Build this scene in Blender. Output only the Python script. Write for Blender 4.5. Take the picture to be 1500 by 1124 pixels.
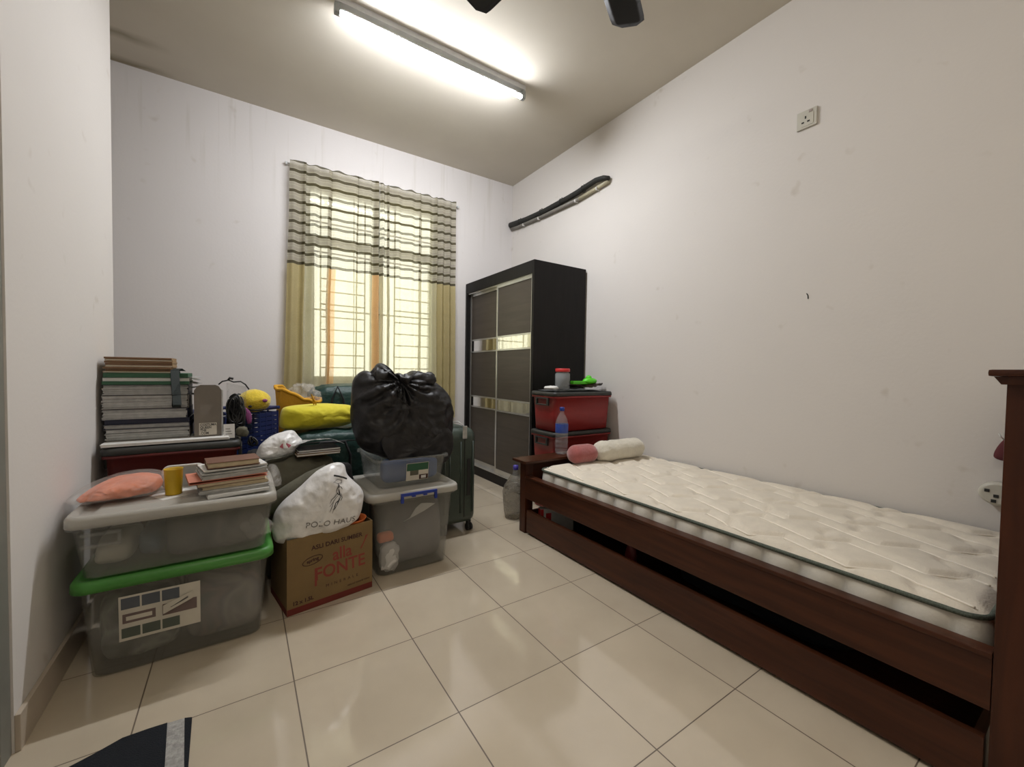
import bpy, bmesh, math, random
from math import sin, cos, pi, radians, sqrt, atan2, tau
from mathutils import Vector, Matrix, Euler, noise
from mathutils.bvhtree import BVHTree

for o in list(bpy.data.objects):
    bpy.data.objects.remove(o)
S = bpy.context.scene
C = S.collection
random.seed(7)

# ------------------------------------------------------------------ camera
F_PX, YAW, PIT, ROL, CAM_H = 600.901, 0.584696, 0.0290915, -0.0151923, 1.02492
r0 = Vector((cos(YAW), -sin(YAW), 0)); d0 = Vector((sin(YAW), cos(YAW), 0)); u0 = Vector((0, 0, 1))
fwd = cos(PIT) * d0 - sin(PIT) * u0
up1 = sin(PIT) * d0 + cos(PIT) * u0
right = cos(ROL) * r0 - sin(ROL) * up1
up2 = sin(ROL) * r0 + cos(ROL) * up1
cam_data = bpy.data.cameras.new('camera')
cam = bpy.data.objects.new('camera', cam_data)
C.objects.link(cam)
cam_data.sensor_width = 36
cam_data.lens = F_PX * 36 / 1500
cam_data.clip_start = 0.02
m3 = Matrix((right, up2, -fwd)).transposed()
cam.matrix_world = Matrix.Translation((0, 0, CAM_H)) @ m3.to_4x4()
S.camera = cam

# ------------------------------------------------------------------ daylight and exposure
world = bpy.data.worlds.new('daylight')
S.world = world
world.use_nodes = True
bg = world.node_tree.nodes['Background']
bg.inputs[0].default_value = (1.0, 0.95, 0.80, 1)
bg.inputs[1].default_value = 1.35
TUBE_POWER = 185.0
S.view_settings.view_transform = 'Standard'
S.view_settings.look = 'None'
S.view_settings.exposure = 1.09
S.view_settings.gamma = 1
S.view_settings.use_curve_mapping = False
S.cycles.max_bounces = 8
S.cycles.diffuse_bounces = 5
S.cycles.transparent_max_bounces = 16
S.cycles.sample_clamp_indirect = 6
S.cycles.caustics_reflective = False
S.cycles.caustics_refractive = False

# ------------------------------------------------------------------ materials
def newmat(name):
    m = bpy.data.materials.new(name)
    m.use_nodes = True
    nt = m.node_tree
    return m, nt, nt.nodes['Principled BSDF'], nt.nodes['Material Output']

def mat(name, col, rough=0.6, metal=0.0, var=0.08, scale=12.0, bump=0.0, bscale=60.0, spec=0.5,
        sheen=0.0, stretch=(1, 1, 1), coat=0.0):
    """procedural principled material: base colour broken up by noise, optional bump"""
    m, nt, p, out = newmat(name)
    N, L = nt.nodes, nt.links
    tc = N.new('ShaderNodeTexCoord'); mp = N.new('ShaderNodeMapping')
    mp.inputs['Scale'].default_value = stretch
    L.new(tc.outputs['Object'], mp.inputs[0])
    nz = N.new('ShaderNodeTexNoise'); nz.inputs['Scale'].default_value = scale; nz.inputs['Detail'].default_value = 4
    L.new(mp.outputs[0], nz.inputs['Vector'])
    cr = N.new('ShaderNodeValToRGB')
    a = [max(0, c * (1 - var)) for c in col]; b = [min(1, c * (1 + var)) for c in col]
    cr.color_ramp.elements[0].position = 0.3; cr.color_ramp.elements[0].color = (*a, 1)
    cr.color_ramp.elements[1].position = 0.7; cr.color_ramp.elements[1].color = (*b, 1)
    L.new(nz.outputs[0], cr.inputs[0]); L.new(cr.outputs[0], p.inputs['Base Color'])
    p.inputs['Roughness'].default_value = rough
    p.inputs['Metallic'].default_value = metal
    p.inputs['Specular IOR Level'].default_value = spec
    if sheen: p.inputs['Sheen Weight'].default_value = sheen
    if coat: p.inputs['Coat Weight'].default_value = coat; p.inputs['Coat Roughness'].default_value = 0.15
    if bump:
        n2 = N.new('ShaderNodeTexNoise'); n2.inputs['Scale'].default_value = bscale; n2.inputs['Detail'].default_value = 3
        L.new(mp.outputs[0], n2.inputs['Vector'])
        bp = N.new('ShaderNodeBump'); bp.inputs['Strength'].default_value = bump; bp.inputs['Distance'].default_value = 0.01
        L.new(n2.outputs[0], bp.inputs['Height']); L.new(bp.outputs[0], p.inputs['Normal'])
    return m

def clear_plastic(name, col, trans=0.5, rough=0.25, crinkle=0.0):
    """milky see-through plastic: part transparent, part glossy diffuse"""
    m, nt, p, out = newmat(name)
    N, L = nt.nodes, nt.links
    p.inputs['Base Color'].default_value = (*col, 1); p.inputs['Roughness'].default_value = rough
    tr = N.new('ShaderNodeBsdfTransparent'); mx = N.new('ShaderNodeMixShader')
    tc = N.new('ShaderNodeTexCoord')
    nz = N.new('ShaderNodeTexNoise'); nz.inputs['Scale'].default_value = 5
    L.new(tc.outputs['Object'], nz.inputs['Vector'])
    mr = N.new('ShaderNodeMapRange')
    mr.inputs['To Min'].default_value = 1 - trans - 0.06; mr.inputs['To Max'].default_value = 1 - trans + 0.06
    L.new(nz.outputs[0], mr.inputs[0]); L.new(mr.outputs[0], mx.inputs[0])
    if crinkle:
        n2 = N.new('ShaderNodeTexNoise'); n2.inputs['Scale'].default_value = 26; n2.inputs['Distortion'].default_value = 1.0
        L.new(tc.outputs['Object'], n2.inputs['Vector'])
        bp = N.new('ShaderNodeBump'); bp.inputs['Strength'].default_value = crinkle; bp.inputs['Distance'].default_value = 0.02
        L.new(n2.outputs[0], bp.inputs['Height']); L.new(bp.outputs[0], p.inputs['Normal'])
    L.new(tr.outputs[0], mx.inputs[1]); L.new(p.outputs[0], mx.inputs[2]); L.new(mx.outputs[0], out.inputs[0])
    return m

def emit(name, col, strength):
    m, nt, p, out = newmat(name)
    p.inputs['Base Color'].default_value = (*col, 1)
    p.inputs['Emission Color'].default_value = (*col, 1); p.inputs['Emission Strength'].default_value = strength
    return m

def math_node(nt, op, a, b=None, clamp=False):
    n = nt.nodes.new('ShaderNodeMath'); n.operation = op; n.use_clamp = clamp
    for i, v in enumerate((a, b)):
        if v is None: continue
        if isinstance(v, (int, float)): n.inputs[i].default_value = v
        else: nt.links.new(v, n.inputs[i])
    return n.outputs[0]

def wood(name, col, dark, rough=0.35, axis=1, spec=0.5):
    m, nt, p, out = newmat(name)
    N, L = nt.nodes, nt.links
    tc = N.new('ShaderNodeTexCoord'); mp = N.new('ShaderNodeMapping')
    sc = [22, 22, 22]; sc[axis] = 1.6
    mp.inputs['Scale'].default_value = sc
    L.new(tc.outputs['Object'], mp.inputs[0])
    nz = N.new('ShaderNodeTexNoise'); nz.inputs['Scale'].default_value = 1.6; nz.inputs['Detail'].default_value = 6
    nz.inputs['Distortion'].default_value = 0.6
    L.new(mp.outputs[0], nz.inputs['Vector'])
    cr = N.new('ShaderNodeValToRGB')
    cr.color_ramp.elements[0].position = 0.3; cr.color_ramp.elements[0].color = (*dark, 1)
    cr.color_ramp.elements[1].position = 0.72; cr.color_ramp.elements[1].color = (*col, 1)
    L.new(nz.outputs[0], cr.inputs[0]); L.new(cr.outputs[0], p.inputs['Base Color'])
    p.inputs['Roughness'].default_value = rough; p.inputs['Specular IOR Level'].default_value = spec
    bp = N.new('ShaderNodeBump'); bp.inputs['Strength'].default_value = 0.08; bp.inputs['Distance'].default_value = 0.003
    L.new(nz.outputs[0], bp.inputs['Height']); L.new(bp.outputs[0], p.inputs['Normal'])
    return m

def floor_material():
    m, nt, p, out = newmat('glazed_floor_tile')
    N, L = nt.nodes, nt.links
    tc = N.new('ShaderNodeTexCoord'); sx = N.new('ShaderNodeSeparateXYZ')
    L.new(tc.outputs['Object'], sx.inputs[0])
    T = 0.4
    def line(src, off, w):
        t = math_node(nt, 'SUBTRACT', src, off)
        t = math_node(nt, 'DIVIDE', t, T)
        f = math_node(nt, 'FRACT', t)
        d = math_node(nt, 'ABSOLUTE', math_node(nt, 'SUBTRACT', f, 0.5))
        return math_node(nt, 'GREATER_THAN', d, 0.5 - w / T)
    lx = line(sx.outputs[0], 0.143 - 4, 0.0019); ly = line(sx.outputs[1], 1.482 - 4, 0.0016)
    g = math_node(nt, 'MAXIMUM', lx, ly)
    # each tile a hair lighter or darker
    fx = math_node(nt, 'FLOOR', math_node(nt, 'DIVIDE', math_node(nt, 'SUBTRACT', sx.outputs[0], 0.143), T))
    fy = math_node(nt, 'FLOOR', math_node(nt, 'DIVIDE', math_node(nt, 'SUBTRACT', sx.outputs[1], 1.482), T))
    cb = N.new('ShaderNodeCombineXYZ'); L.new(fx, cb.inputs[0]); L.new(fy, cb.inputs[1])
    wn = N.new('ShaderNodeTexWhiteNoise'); wn.noise_dimensions = '3D'; L.new(cb.outputs[0], wn.inputs['Vector'])
    nz = N.new('ShaderNodeTexNoise'); nz.inputs['Scale'].default_value = 3.0; nz.inputs['Detail'].default_value = 5
    L.new(tc.outputs['Object'], nz.inputs['Vector'])
    cr = N.new('ShaderNodeValToRGB')
    cr.color_ramp.elements[0].position = 0.3; cr.color_ramp.elements[0].color = (0.500, 0.425, 0.320, 1)
    cr.color_ramp.elements[1].position = 0.7; cr.color_ramp.elements[1].color = (0.570, 0.490, 0.375, 1)
    L.new(nz.outputs[0], cr.inputs[0])
    hv = N.new('ShaderNodeHueSaturation'); L.new(cr.outputs[0], hv.inputs['Color'])
    L.new(math_node(nt, 'ADD', math_node(nt, 'MULTIPLY', wn.outputs[0], 0.07), 0.965), hv.inputs['Value'])
    mx = N.new('ShaderNodeMixRGB'); L.new(g, mx.inputs[0]); L.new(hv.outputs[0], mx.inputs[1])
    mx.inputs[2].default_value = (0.11, 0.078, 0.05, 1)
    L.new(mx.outputs[0], p.inputs['Base Color'])
    L.new(math_node(nt, 'ADD', math_node(nt, 'MULTIPLY', g, 0.5), 0.10), p.inputs['Roughness'])
    p.inputs['Specular IOR Level'].default_value = 0.8; p.inputs['Coat Weight'].default_value = 0.6; p.inputs['Coat Roughness'].default_value = 0.07
    bp = N.new('ShaderNodeBump'); bp.inputs['Strength'].default_value = 0.5; bp.inputs['Distance'].default_value = 0.002
    n2 = N.new('ShaderNodeTexNoise'); n2.inputs['Scale'].default_value = 7; L.new(tc.outputs['Object'], n2.inputs['Vector'])
    h = math_node(nt, 'SUBTRACT', math_node(nt, 'MULTIPLY', n2.outputs[0], 0.35), g)
    L.new(h, bp.inputs['Height']); L.new(bp.outputs[0], p.inputs['Normal'])
    return m

def wall_paint(name, base, streak=0.0):
    """matt emulsion with faint blotches, scuffs and thin runs"""
    m, nt, p, out = newmat(name)
    N, L = nt.nodes, nt.links
    tc = N.new('ShaderNodeTexCoord')
    nz = N.new('ShaderNodeTexNoise'); nz.inputs['Scale'].default_value = 1.3; nz.inputs['Detail'].default_value = 5
    L.new(tc.outputs['Object'], nz.inputs['Vector'])
    cr = N.new('ShaderNodeValToRGB')
    cr.color_ramp.elements[0].position = 0.25; cr.color_ramp.elements[0].color = (*[c * 0.955 for c in base], 1)
    cr.color_ramp.elements[1].position = 0.75; cr.color_ramp.elements[1].color = (*base, 1)
    L.new(nz.outputs[0], cr.inputs[0])
    last = cr.outputs[0]
    # small scuffs
    n3 = N.new('ShaderNodeTexNoise'); n3.inputs['Scale'].default_value = 9; n3.inputs['Detail'].default_value = 2
    L.new(tc.outputs['Object'], n3.inputs['Vector'])
    k = math_node(nt, 'MULTIPLY', math_node(nt, 'SUBTRACT', n3.outputs[0], 0.70, ), 3.0, clamp=True)
    mx = N.new('ShaderNodeMixRGB'); L.new(k, mx.inputs[0]); L.new(last, mx.inputs[1]); mx.inputs[2].default_value = (0.42, 0.36, 0.28, 1)
    last = mx.outputs[0]
    if streak:
        mp = N.new('ShaderNodeMapping'); mp.inputs['Scale'].default_value = (14, 14, 0.7)
        L.new(tc.outputs['Object'], mp.inputs[0])
        n4 = N.new('ShaderNodeTexNoise'); n4.inputs['Scale'].default_value = 1.6; n4.inputs['Detail'].default_value = 3
        L.new(mp.outputs[0], n4.inputs['Vector'])
        s = N.new('ShaderNodeSeparateXYZ'); L.new(tc.outputs['Object'], s.inputs[0])
        top = math_node(nt, 'MULTIPLY', math_node(nt, 'SUBTRACT', s.outputs[2], 2.2), 1.2, clamp=True)
        kk = math_node(nt, 'MULTIPLY', math_node(nt, 'MULTIPLY', math_node(nt, 'SUBTRACT', n4.outputs[0], 0.58), 4, clamp=True), top)
        kk = math_node(nt, 'MULTIPLY', kk, streak)
        m2 = N.new('ShaderNodeMixRGB'); L.new(kk, m2.inputs[0]); L.new(last, m2.inputs[1]); m2.inputs[2].default_value = (0.40, 0.36, 0.28, 1)
        last = m2.outputs[0]
    L.new(last, p.inputs['Base Color'])
    p.inputs['Roughness'].default_value = 0.75; p.inputs['Specular IOR Level'].default_value = 0.25
    n5 = N.new('ShaderNodeTexNoise'); n5.inputs['Scale'].default_value = 60
    L.new(tc.outputs['Object'], n5.inputs['Vector'])
    bp = N.new('ShaderNodeBump'); bp.inputs['Strength'].default_value = 0.12; bp.inputs['Distance'].default_value = 0.004
    L.new(n5.outputs[0], bp.inputs['Height']); L.new(bp.outputs[0], p.inputs['Normal'])
    return m

def ceiling_material():
    m, nt, p, out = newmat('ceiling_paint')
    N, L = nt.nodes, nt.links
    tc = N.new('ShaderNodeTexCoord'); s = N.new('ShaderNodeSeparateXYZ'); L.new(tc.outputs['Object'], s.inputs[0])
    nz = N.new('ShaderNodeTexNoise'); nz.inputs['Scale'].default_value = 2.2; nz.inputs['Detail'].default_value = 4
    L.new(tc.outputs['Object'], nz.inputs['Vector'])
    cr = N.new('ShaderNodeValToRGB')
    cr.color_ramp.elements[0].position = 0.3; cr.color_ramp.elements[0].color = (0.60, 0.555, 0.475, 1)
    cr.color_ramp.elements[1].position = 0.7; cr.color_ramp.elements[1].color = (0.645, 0.60, 0.515, 1)
    L.new(nz.outputs[0], cr.inputs[0])
    last = cr.outputs[0]
    # two water stains in the left back corner, fading towards the right
    n2 = N.new('ShaderNodeTexNoise'); n2.inputs['Scale'].default_value = 4; L.new(tc.outputs['Object'], n2.inputs['Vector'])
    wob = math_node(nt, 'MULTIPLY', math_node(nt, 'SUBTRACT', n2.outputs[0], 0.5), 0.09)
    y = math_node(nt, 'ADD', s.outputs[1], wob)
    fade = math_node(nt, 'MULTIPLY', math_node(nt, 'SUBTRACT', -0.36, s.outputs[0]), 4.5, clamp=True)
    for (yc, w, st) in ((3.50, 0.055, 0.55), (3.79, 0.06, 0.65)):
        d = math_node(nt, 'ABSOLUTE', math_node(nt, 'SUBTRACT', y, yc))
        k = math_node(nt, 'SUBTRACT', 1.0, math_node(nt, 'DIVIDE', d, w), clamp=True)
        k = math_node(nt, 'MULTIPLY', math_node(nt, 'MULTIPLY', k, fade), st)
        mx = N.new('ShaderNodeMixRGB'); L.new(k, mx.inputs[0]); L.new(last, mx.inputs[1]); mx.inputs[2].default_value = (0.16, 0.125, 0.055, 1)
        last = mx.outputs[0]
    L.new(last, p.inputs['Base Color'])
    p.inputs['Roughness'].default_value = 0.85; p.inputs['Specular IOR Level'].default_value = 0.2
    return m

def curtain_material(name, low, trans_low, orange=False):
    """woven curtain: dark and pale bands above z=1.86, plain cloth below; light shines through"""
    m, nt, p, out = newmat(name)
    N, L = nt.nodes, nt.links
    tc = N.new('ShaderNodeTexCoord'); s = N.new('ShaderNodeSeparateXYZ'); L.new(tc.outputs['Object'], s.inputs[0])
    z = s.outputs[2]
    top = math_node(nt, 'GREATER_THAN', z, 1.868)
    ph = math_node(nt, 'FRACT', math_node(nt, 'DIVIDE', math_node(nt, 'SUBTRACT', z, 1.868), 0.0815))
    cr = N.new('ShaderNodeValToRGB'); cr.color_ramp.interpolation = 'CONSTANT'
    e = cr.color_ramp.elements
    e[0].position = 0.0; e[0].color = (0.092, 0.078, 0.040, 1)
    e[1].position = 0.29; e[1].color = (0.60, 0.56, 0.42, 1)
    for pos, col in ((0.36, (0.48, 0.445, 0.36, 1)), (0.66, (0.62, 0.58, 0.44, 1)), (0.72, (0.50, 0.465, 0.37, 1)), (0.93, (0.62, 0.58, 0.44, 1))):
        q = e.new(pos); q.color = col
    L.new(ph, cr.inputs[0])
    # transparency per band
    ct = N.new('ShaderNodeValToRGB'); ct.color_ramp.interpolation = 'CONSTANT'
    t = ct.color_ramp.elements
    t[0].position = 0.0; t[0].color = (0.12,) * 3 + (1,)
    t[1].position = 0.29; t[1].color = (0.26,) * 3 + (1,)
    L.new(ph, ct.inputs[0])
    mx = N.new('ShaderNodeMixRGB'); L.new(top, mx.inputs[0]); mx.inputs[1].default_value = (*low, 1); L.new(cr.outputs[0], mx.inputs[2])
    mt = N.new('ShaderNodeMixRGB'); L.new(top, mt.inputs[0]); mt.inputs[1].default_value = (trans_low,) * 3 + (1,); L.new(ct.outputs[0], mt.inputs[2])
    # weave
    wv = N.new('ShaderNodeTexNoise'); wv.inputs['Scale'].default_value = 140; L.new(tc.outputs['Object'], wv.inputs['Vector'])
    hv = N.new('ShaderNodeHueSaturation'); L.new(mx.outputs[0], hv.inputs['Color'])
    L.new(math_node(nt, 'ADD', math_node(nt, 'MULTIPLY', wv.outputs[0], 0.3), 0.85), hv.inputs['Value'])
    df = N.new('ShaderNodeBsdfDiffuse'); L.new(hv.outputs[0], df.inputs[0])
    tl = N.new('ShaderNodeBsdfTranslucent'); L.new(hv.outputs[0], tl.inputs[0])
    m1 = N.new('ShaderNodeMixShader'); m1.inputs[0].default_value = 0.45
    L.new(df.outputs[0], m1.inputs[1]); L.new(tl.outputs[0], m1.inputs[2])
    tr = N.new('ShaderNodeBsdfTransparent'); m2 = N.new('ShaderNodeMixShader')
    L.new(mt.outputs[0], m2.inputs[0]); L.new(m1.outputs[0], m2.inputs[1]); L.new(tr.outputs[0], m2.inputs[2])
    L.new(m2.outputs[0], out.inputs[0])
    return m

M = {}
M['wall'] = wall_paint('cream_wall_paint', (0.69, 0.655, 0.62))
M['wall_streaky'] = wall_paint('cream_wall_paint_with_runs', (0.69, 0.66, 0.645), 0.5)
M['ceiling'] = ceiling_material()
M['floor'] = floor_material()
M['skirt'] = mat('skirting_tile', (0.46, 0.39, 0.31), 0.3, var=0.05)
M['jamb'] = mat('grey_door_paint', (0.19, 0.19, 0.165), 0.5)
M['door'] = mat('grey_door_panel', (0.26, 0.26, 0.23), 0.5)
M['alu'] = mat('white_window_frame', (0.55, 0.56, 0.52), 0.4)
M['grille'] = mat('grey_painted_grille', (0.16, 0.16, 0.14), 0.5)
M['sheer'] = curtain_material('striped_curtain_cloth', (0.64, 0.60, 0.42), 0.28)
M['khaki'] = curtain_material('unlit_curtain_cloth', (0.56, 0.48, 0.26), 0.03)  # same cloth over the wall; its missing backlight is put into a darker colour
M['amber'] = curtain_material('amber_curtain_cloth', (0.74, 0.50, 0.26), 0.12)
M['white_metal'] = mat('white_enamel', (0.62, 0.63, 0.63), 0.35)
M['tube'] = emit('fluorescent_tube_glass', (0.91, 0.93, 0.97), TUBE_POWER)
M['tube_fill'] = emit('added_fill_tube_glow', (1.0, 0.93, 0.80), TUBE_POWER * 0.29)  # glow of the added fill tube behind the camera
M['cap_grey'] = mat('grey_lamp_holder', (0.30, 0.32, 0.31), 0.5)
M['black'] = mat('black_plastic', (0.012, 0.012, 0.012), 0.4)
M['fan'] = mat('dark_fan_blade', (0.028, 0.025, 0.022), 0.4)
M['bedwood'] = wood('reddish_brown_varnished_wood', (0.070, 0.0205, 0.0080), (0.034, 0.0095, 0.004), 0.36, axis=1, spec=0.3)
M['bedwood_x'] = wood('reddish_brown_varnished_wood_cross_grain', (0.070, 0.0205, 0.0080), (0.034, 0.0095, 0.004), 0.36, axis=0, spec=0.3)
M['bedwood_z'] = wood('reddish_brown_varnished_wood_upright', (0.068, 0.019, 0.0075), (0.032, 0.009, 0.004), 0.36, axis=2, spec=0.3)
M['mattress'] = mat('quilted_cream_ticking', (0.68, 0.615, 0.51), 0.75, var=0.05, scale=20, bump=0.25, bscale=220, sheen=0.2)
M['mattress_side'] = mat('cream_damask_border', (0.66, 0.63, 0.56), 0.55, var=0.03, scale=60, bump=0.1, bscale=150, sheen=0.2)
M['piping'] = mat('dark_green_piping', (0.07, 0.085, 0.065), 0.7, var=0.5, scale=260)
M['thread'] = mat('pale_quilting_thread', (0.86, 0.80, 0.70), 0.8)
M['ward'] = wood('black_brown_laminate', (0.012, 0.0105, 0.010), (0.008, 0.007, 0.0065), 0.5, axis=2, spec=0.2)
M['ward_panel'] = wood('dark_brown_door_panel', (0.072, 0.058, 0.045), (0.052, 0.042, 0.033), 0.42, axis=1, spec=0.4)
M['silver'] = mat('brushed_aluminium', (0.62, 0.62, 0.60), 0.28, metal=0.85)
M['mirror'] = mat('mirror_glass', (0.90, 0.90, 0.88), 0.03, metal=1.0, var=0.0)
M['dark_glass'] = mat('smoked_glass_strip', (0.05, 0.05, 0.05), 0.1)

# ------------------------------------------------------------------ building helpers
class G:
    """collects shapes of one mesh"""
    def __init__(s): s.b = bmesh.new()
    def _tag(s, faces, mi):
        for f in faces: f.material_index = mi
    def box(s, lo, hi, bev=0.0, mi=0, rz=0.0, seg=2):
        lo, hi = Vector(lo), Vector(hi); c = (lo + hi) / 2; d = hi - lo
        r = bmesh.ops.create_cube(s.b, size=1)
        vs = r['verts']
        for v in vs:
            v.co = Vector((v.co.x * d.x, v.co.y * d.y, v.co.z * d.z))
        if rz: bmesh.ops.rotate(s.b, verts=vs, cent=(0, 0, 0), matrix=Matrix.Rotation(rz, 3, 'Z'))
        for v in vs: v.co += c
        fs = set(f for v in vs for f in v.link_faces)
        s._tag(fs, mi)
        if bev:
            es = list(set(e for v in vs for e in v.link_edges))
            r2 = bmesh.ops.bevel(s.b, geom=es, offset=min(bev, min(d) * 0.45), segments=seg, profile=0.7, affect='EDGES')
            s._tag(r2['faces'], mi)
        return s
    def ring_surface(s, rings, closed=True, cap0=True, cap1=True, mi=0):
        """rings: list of equal-length point lists"""
        vv = [[s.b.verts.new(p) for p in r] for r in rings]
        n = len(vv[0])
        for a, b in zip(vv[:-1], vv[1:]):
            for i in range(n if closed else n - 1):
                j = (i + 1) % n
                f = s.b.faces.new((a[i], a[j], b[j], b[i])); f.material_index = mi; f.smooth = True
        if cap0 and closed: f = s.b.faces.new(vv[0][::-1]); f.material_index = mi
        if cap1 and closed: f = s.b.faces.new(vv[-1]); f.material_index = mi
        return s
    def tube(s, pts, r, seg=8, mi=0, closed_path=False):
        pts = [Vector(p) for p in pts]; rings = []
        rr = r if isinstance(r, (list, tuple)) else [r] * len(pts)
        prev = None
        for i, p in enumerate(pts):
            a = pts[max(i - 1, 0)]; b = pts[min(i + 1, len(pts) - 1)]
            t = (b - a).normalized()
            if prev is None:
                n = t.orthogonal().normalized()
            else:
                n = (prev - t * prev.dot(t))
                n = n.normalized() if n.length > 1e-6 else t.orthogonal().normalized()
            prev = n; bn = t.cross(n)
            rings.append([p + (n * cos(k * tau / seg) + bn * sin(k * tau / seg)) * rr[i] for k in range(seg)])
        return s.ring_surface(rings, mi=mi)
    def lathe(s, prof, c=(0, 0, 0), seg=24, mi=0, sx=1, sy=1, caps=True):
        c = Vector(c)
        rings = [[c + Vector((r * cos(k * tau / seg) * sx, r * sin(k * tau / seg) * sy, z)) for k in range(seg)] for r, z in prof]
        return s.ring_surface(rings, cap0=caps, cap1=caps, mi=mi)
    def prism(s, poly, axis, a, b, mi=0):
        """poly: 2D outline extruded between a and b along axis 'x','y' or 'z'"""
        def P(u, v, w):
            return {'x': (w, u, v), 'y': (u, w, v), 'z': (u, v, w)}[axis]
        r1 = [P(u, v, a) for u, v in poly]; r2 = [P(u, v, b) for u, v in poly]
        v1 = [s.b.verts.new(p) for p in r1]; v2 = [s.b.verts.new(p) for p in r2]
        n = len(poly)
        fs = [s.b.faces.new(v1), s.b.faces.new(v2[::-1])]
        for i in range(n):
            fs.append(s.b.faces.new((v1[i], v2[i], v2[(i + 1) % n], v1[(i + 1) % n])))
        s._tag(fs, mi); return s
    def grid(s, fn, nu, nv, mi=0, smooth=True):
        vv = [[s.b.verts.new(fn(i / nu, j / nv)) for j in range(nv + 1)] for i in range(nu + 1)]
        for i in range(nu):
            for j in range(nv):
                f = s.b.faces.new((vv[i][j], vv[i + 1][j], vv[i + 1][j + 1], vv[i][j + 1])); f.smooth = smooth; f.material_index = mi
        return vv
    def mesh(s, name, recalc=True):
        if recalc: bmesh.ops.recalc_face_normals(s.b, faces=s.b.faces[:])
        me = bpy.data.meshes.new(name); s.b.to_mesh(me); s.b.free(); return me

def obj(name, g, mats, parent=None, loc=None, rz=0.0, smooth=False, label=None, recalc=True):
    me = g.mesh(name, recalc) if isinstance(g, G) else g
    for m in (mats if isinstance(mats, (list, tuple)) else [mats]): me.materials.append(m)
    o = bpy.data.objects.new(name, me); C.objects.link(o)
    if smooth:
        for f in me.polygons: f.use_smooth = True
    if parent: o.parent = parent
    if loc: o.location = loc
    if rz: o.rotation_euler = (0, 0, rz)
    if label: o['label'] = label
    return o

def tag(o, label, cat, group=None, kind=None):
    o['label'] = label; o['category'] = cat
    if group: o['group'] = group
    if kind: o['kind'] = kind
    return o

def thing(name, label, cat, loc=(0, 0, 0), rz=0.0, group=None):
    o = bpy.data.objects.new(name, None); C.objects.link(o)
    o.empty_display_size = 0.05
    o.location = loc; o.rotation_euler = (0, 0, rz)
    return tag(o, label, cat, group)

def struct(name, g, m, parent=None, **k):
    o = obj(name, g, m, parent, **k)
    if not parent: o['kind'] = 'structure'
    return o

def wrinkle(p, f=1.0, seed=0.0, octaves=3):
    """sharp creases, 0..1"""
    a, t, w = 0.0, 0.0, 1.0
    for k in range(octaves):
        q = Vector((p[0] * f + seed, p[1] * f - seed, p[2] * f + 2 * seed))
        a += w * (1 - abs(noise.noise(q)) * 2.2); t += w
        f *= 2.03; w *= 0.55; seed += 5.1
    return a / t

def blob(size, n=48, e1=1.0, e2=1.0, amp=0.01, f=6, seed=0.0, flat=0.0, lump=0.0, g=None, c=(0, 0, 0), mi=0, keep_base=True):
    """superellipsoid cushion centred over c, base at z=c.z; size = full extents"""
    g = g or G(); c = Vector(c)
    def se(v, e): return math.copysign(abs(v) ** e, v)
    rings = []
    m = n // 2
    for i in range(m + 1):
        ph = -pi / 2 + pi * i / m
        ring = []
        for k in range(n):
            th = tau * k / n
            x = se(cos(ph), e1) * se(cos(th), e2); y = se(cos(ph), e1) * se(sin(th), e2); z = se(sin(ph), e1)
            p = Vector((x * size[0] / 2, y * size[1] / 2, z * size[2] / 2))
            nn = Vector((x, y, z)); nn = nn.normalized() if nn.length > 1e-6 else Vector((0, 0, 1))
            d = amp * (wrinkle(p, f, seed) - 0.6) + lump * noise.noise(p * f * 0.35 + Vector((seed, 0, 0)))
            p += nn * d
            p.z += size[2] / 2
            if keep_base and p.z < flat: p.z = flat * 0.999 if flat else max(p.z, 0.0)
            ring.append(c + p)
        rings.append(ring)
    # poles
    return g.ring_surface(rings[1:-1], mi=mi)

def smooth_outline(pts, n=72):
    """closed Catmull-Rom through 2D points, resampled"""
    k = len(pts); out = []
    per = max(2, n // k)
    for i in range(k):
        p0, p1, p2, p3 = (Vector(pts[(i + j - 1) % k]) for j in range(4))
        for s in range(per):
            t = s / per
            out.append(0.5 * ((2 * p1) + (p2 - p0) * t + (2 * p0 - 5 * p1 + 4 * p2 - p3) * t * t + (3 * p1 - p0 - 3 * p2 + p3) * t ** 3))
    return out

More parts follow.
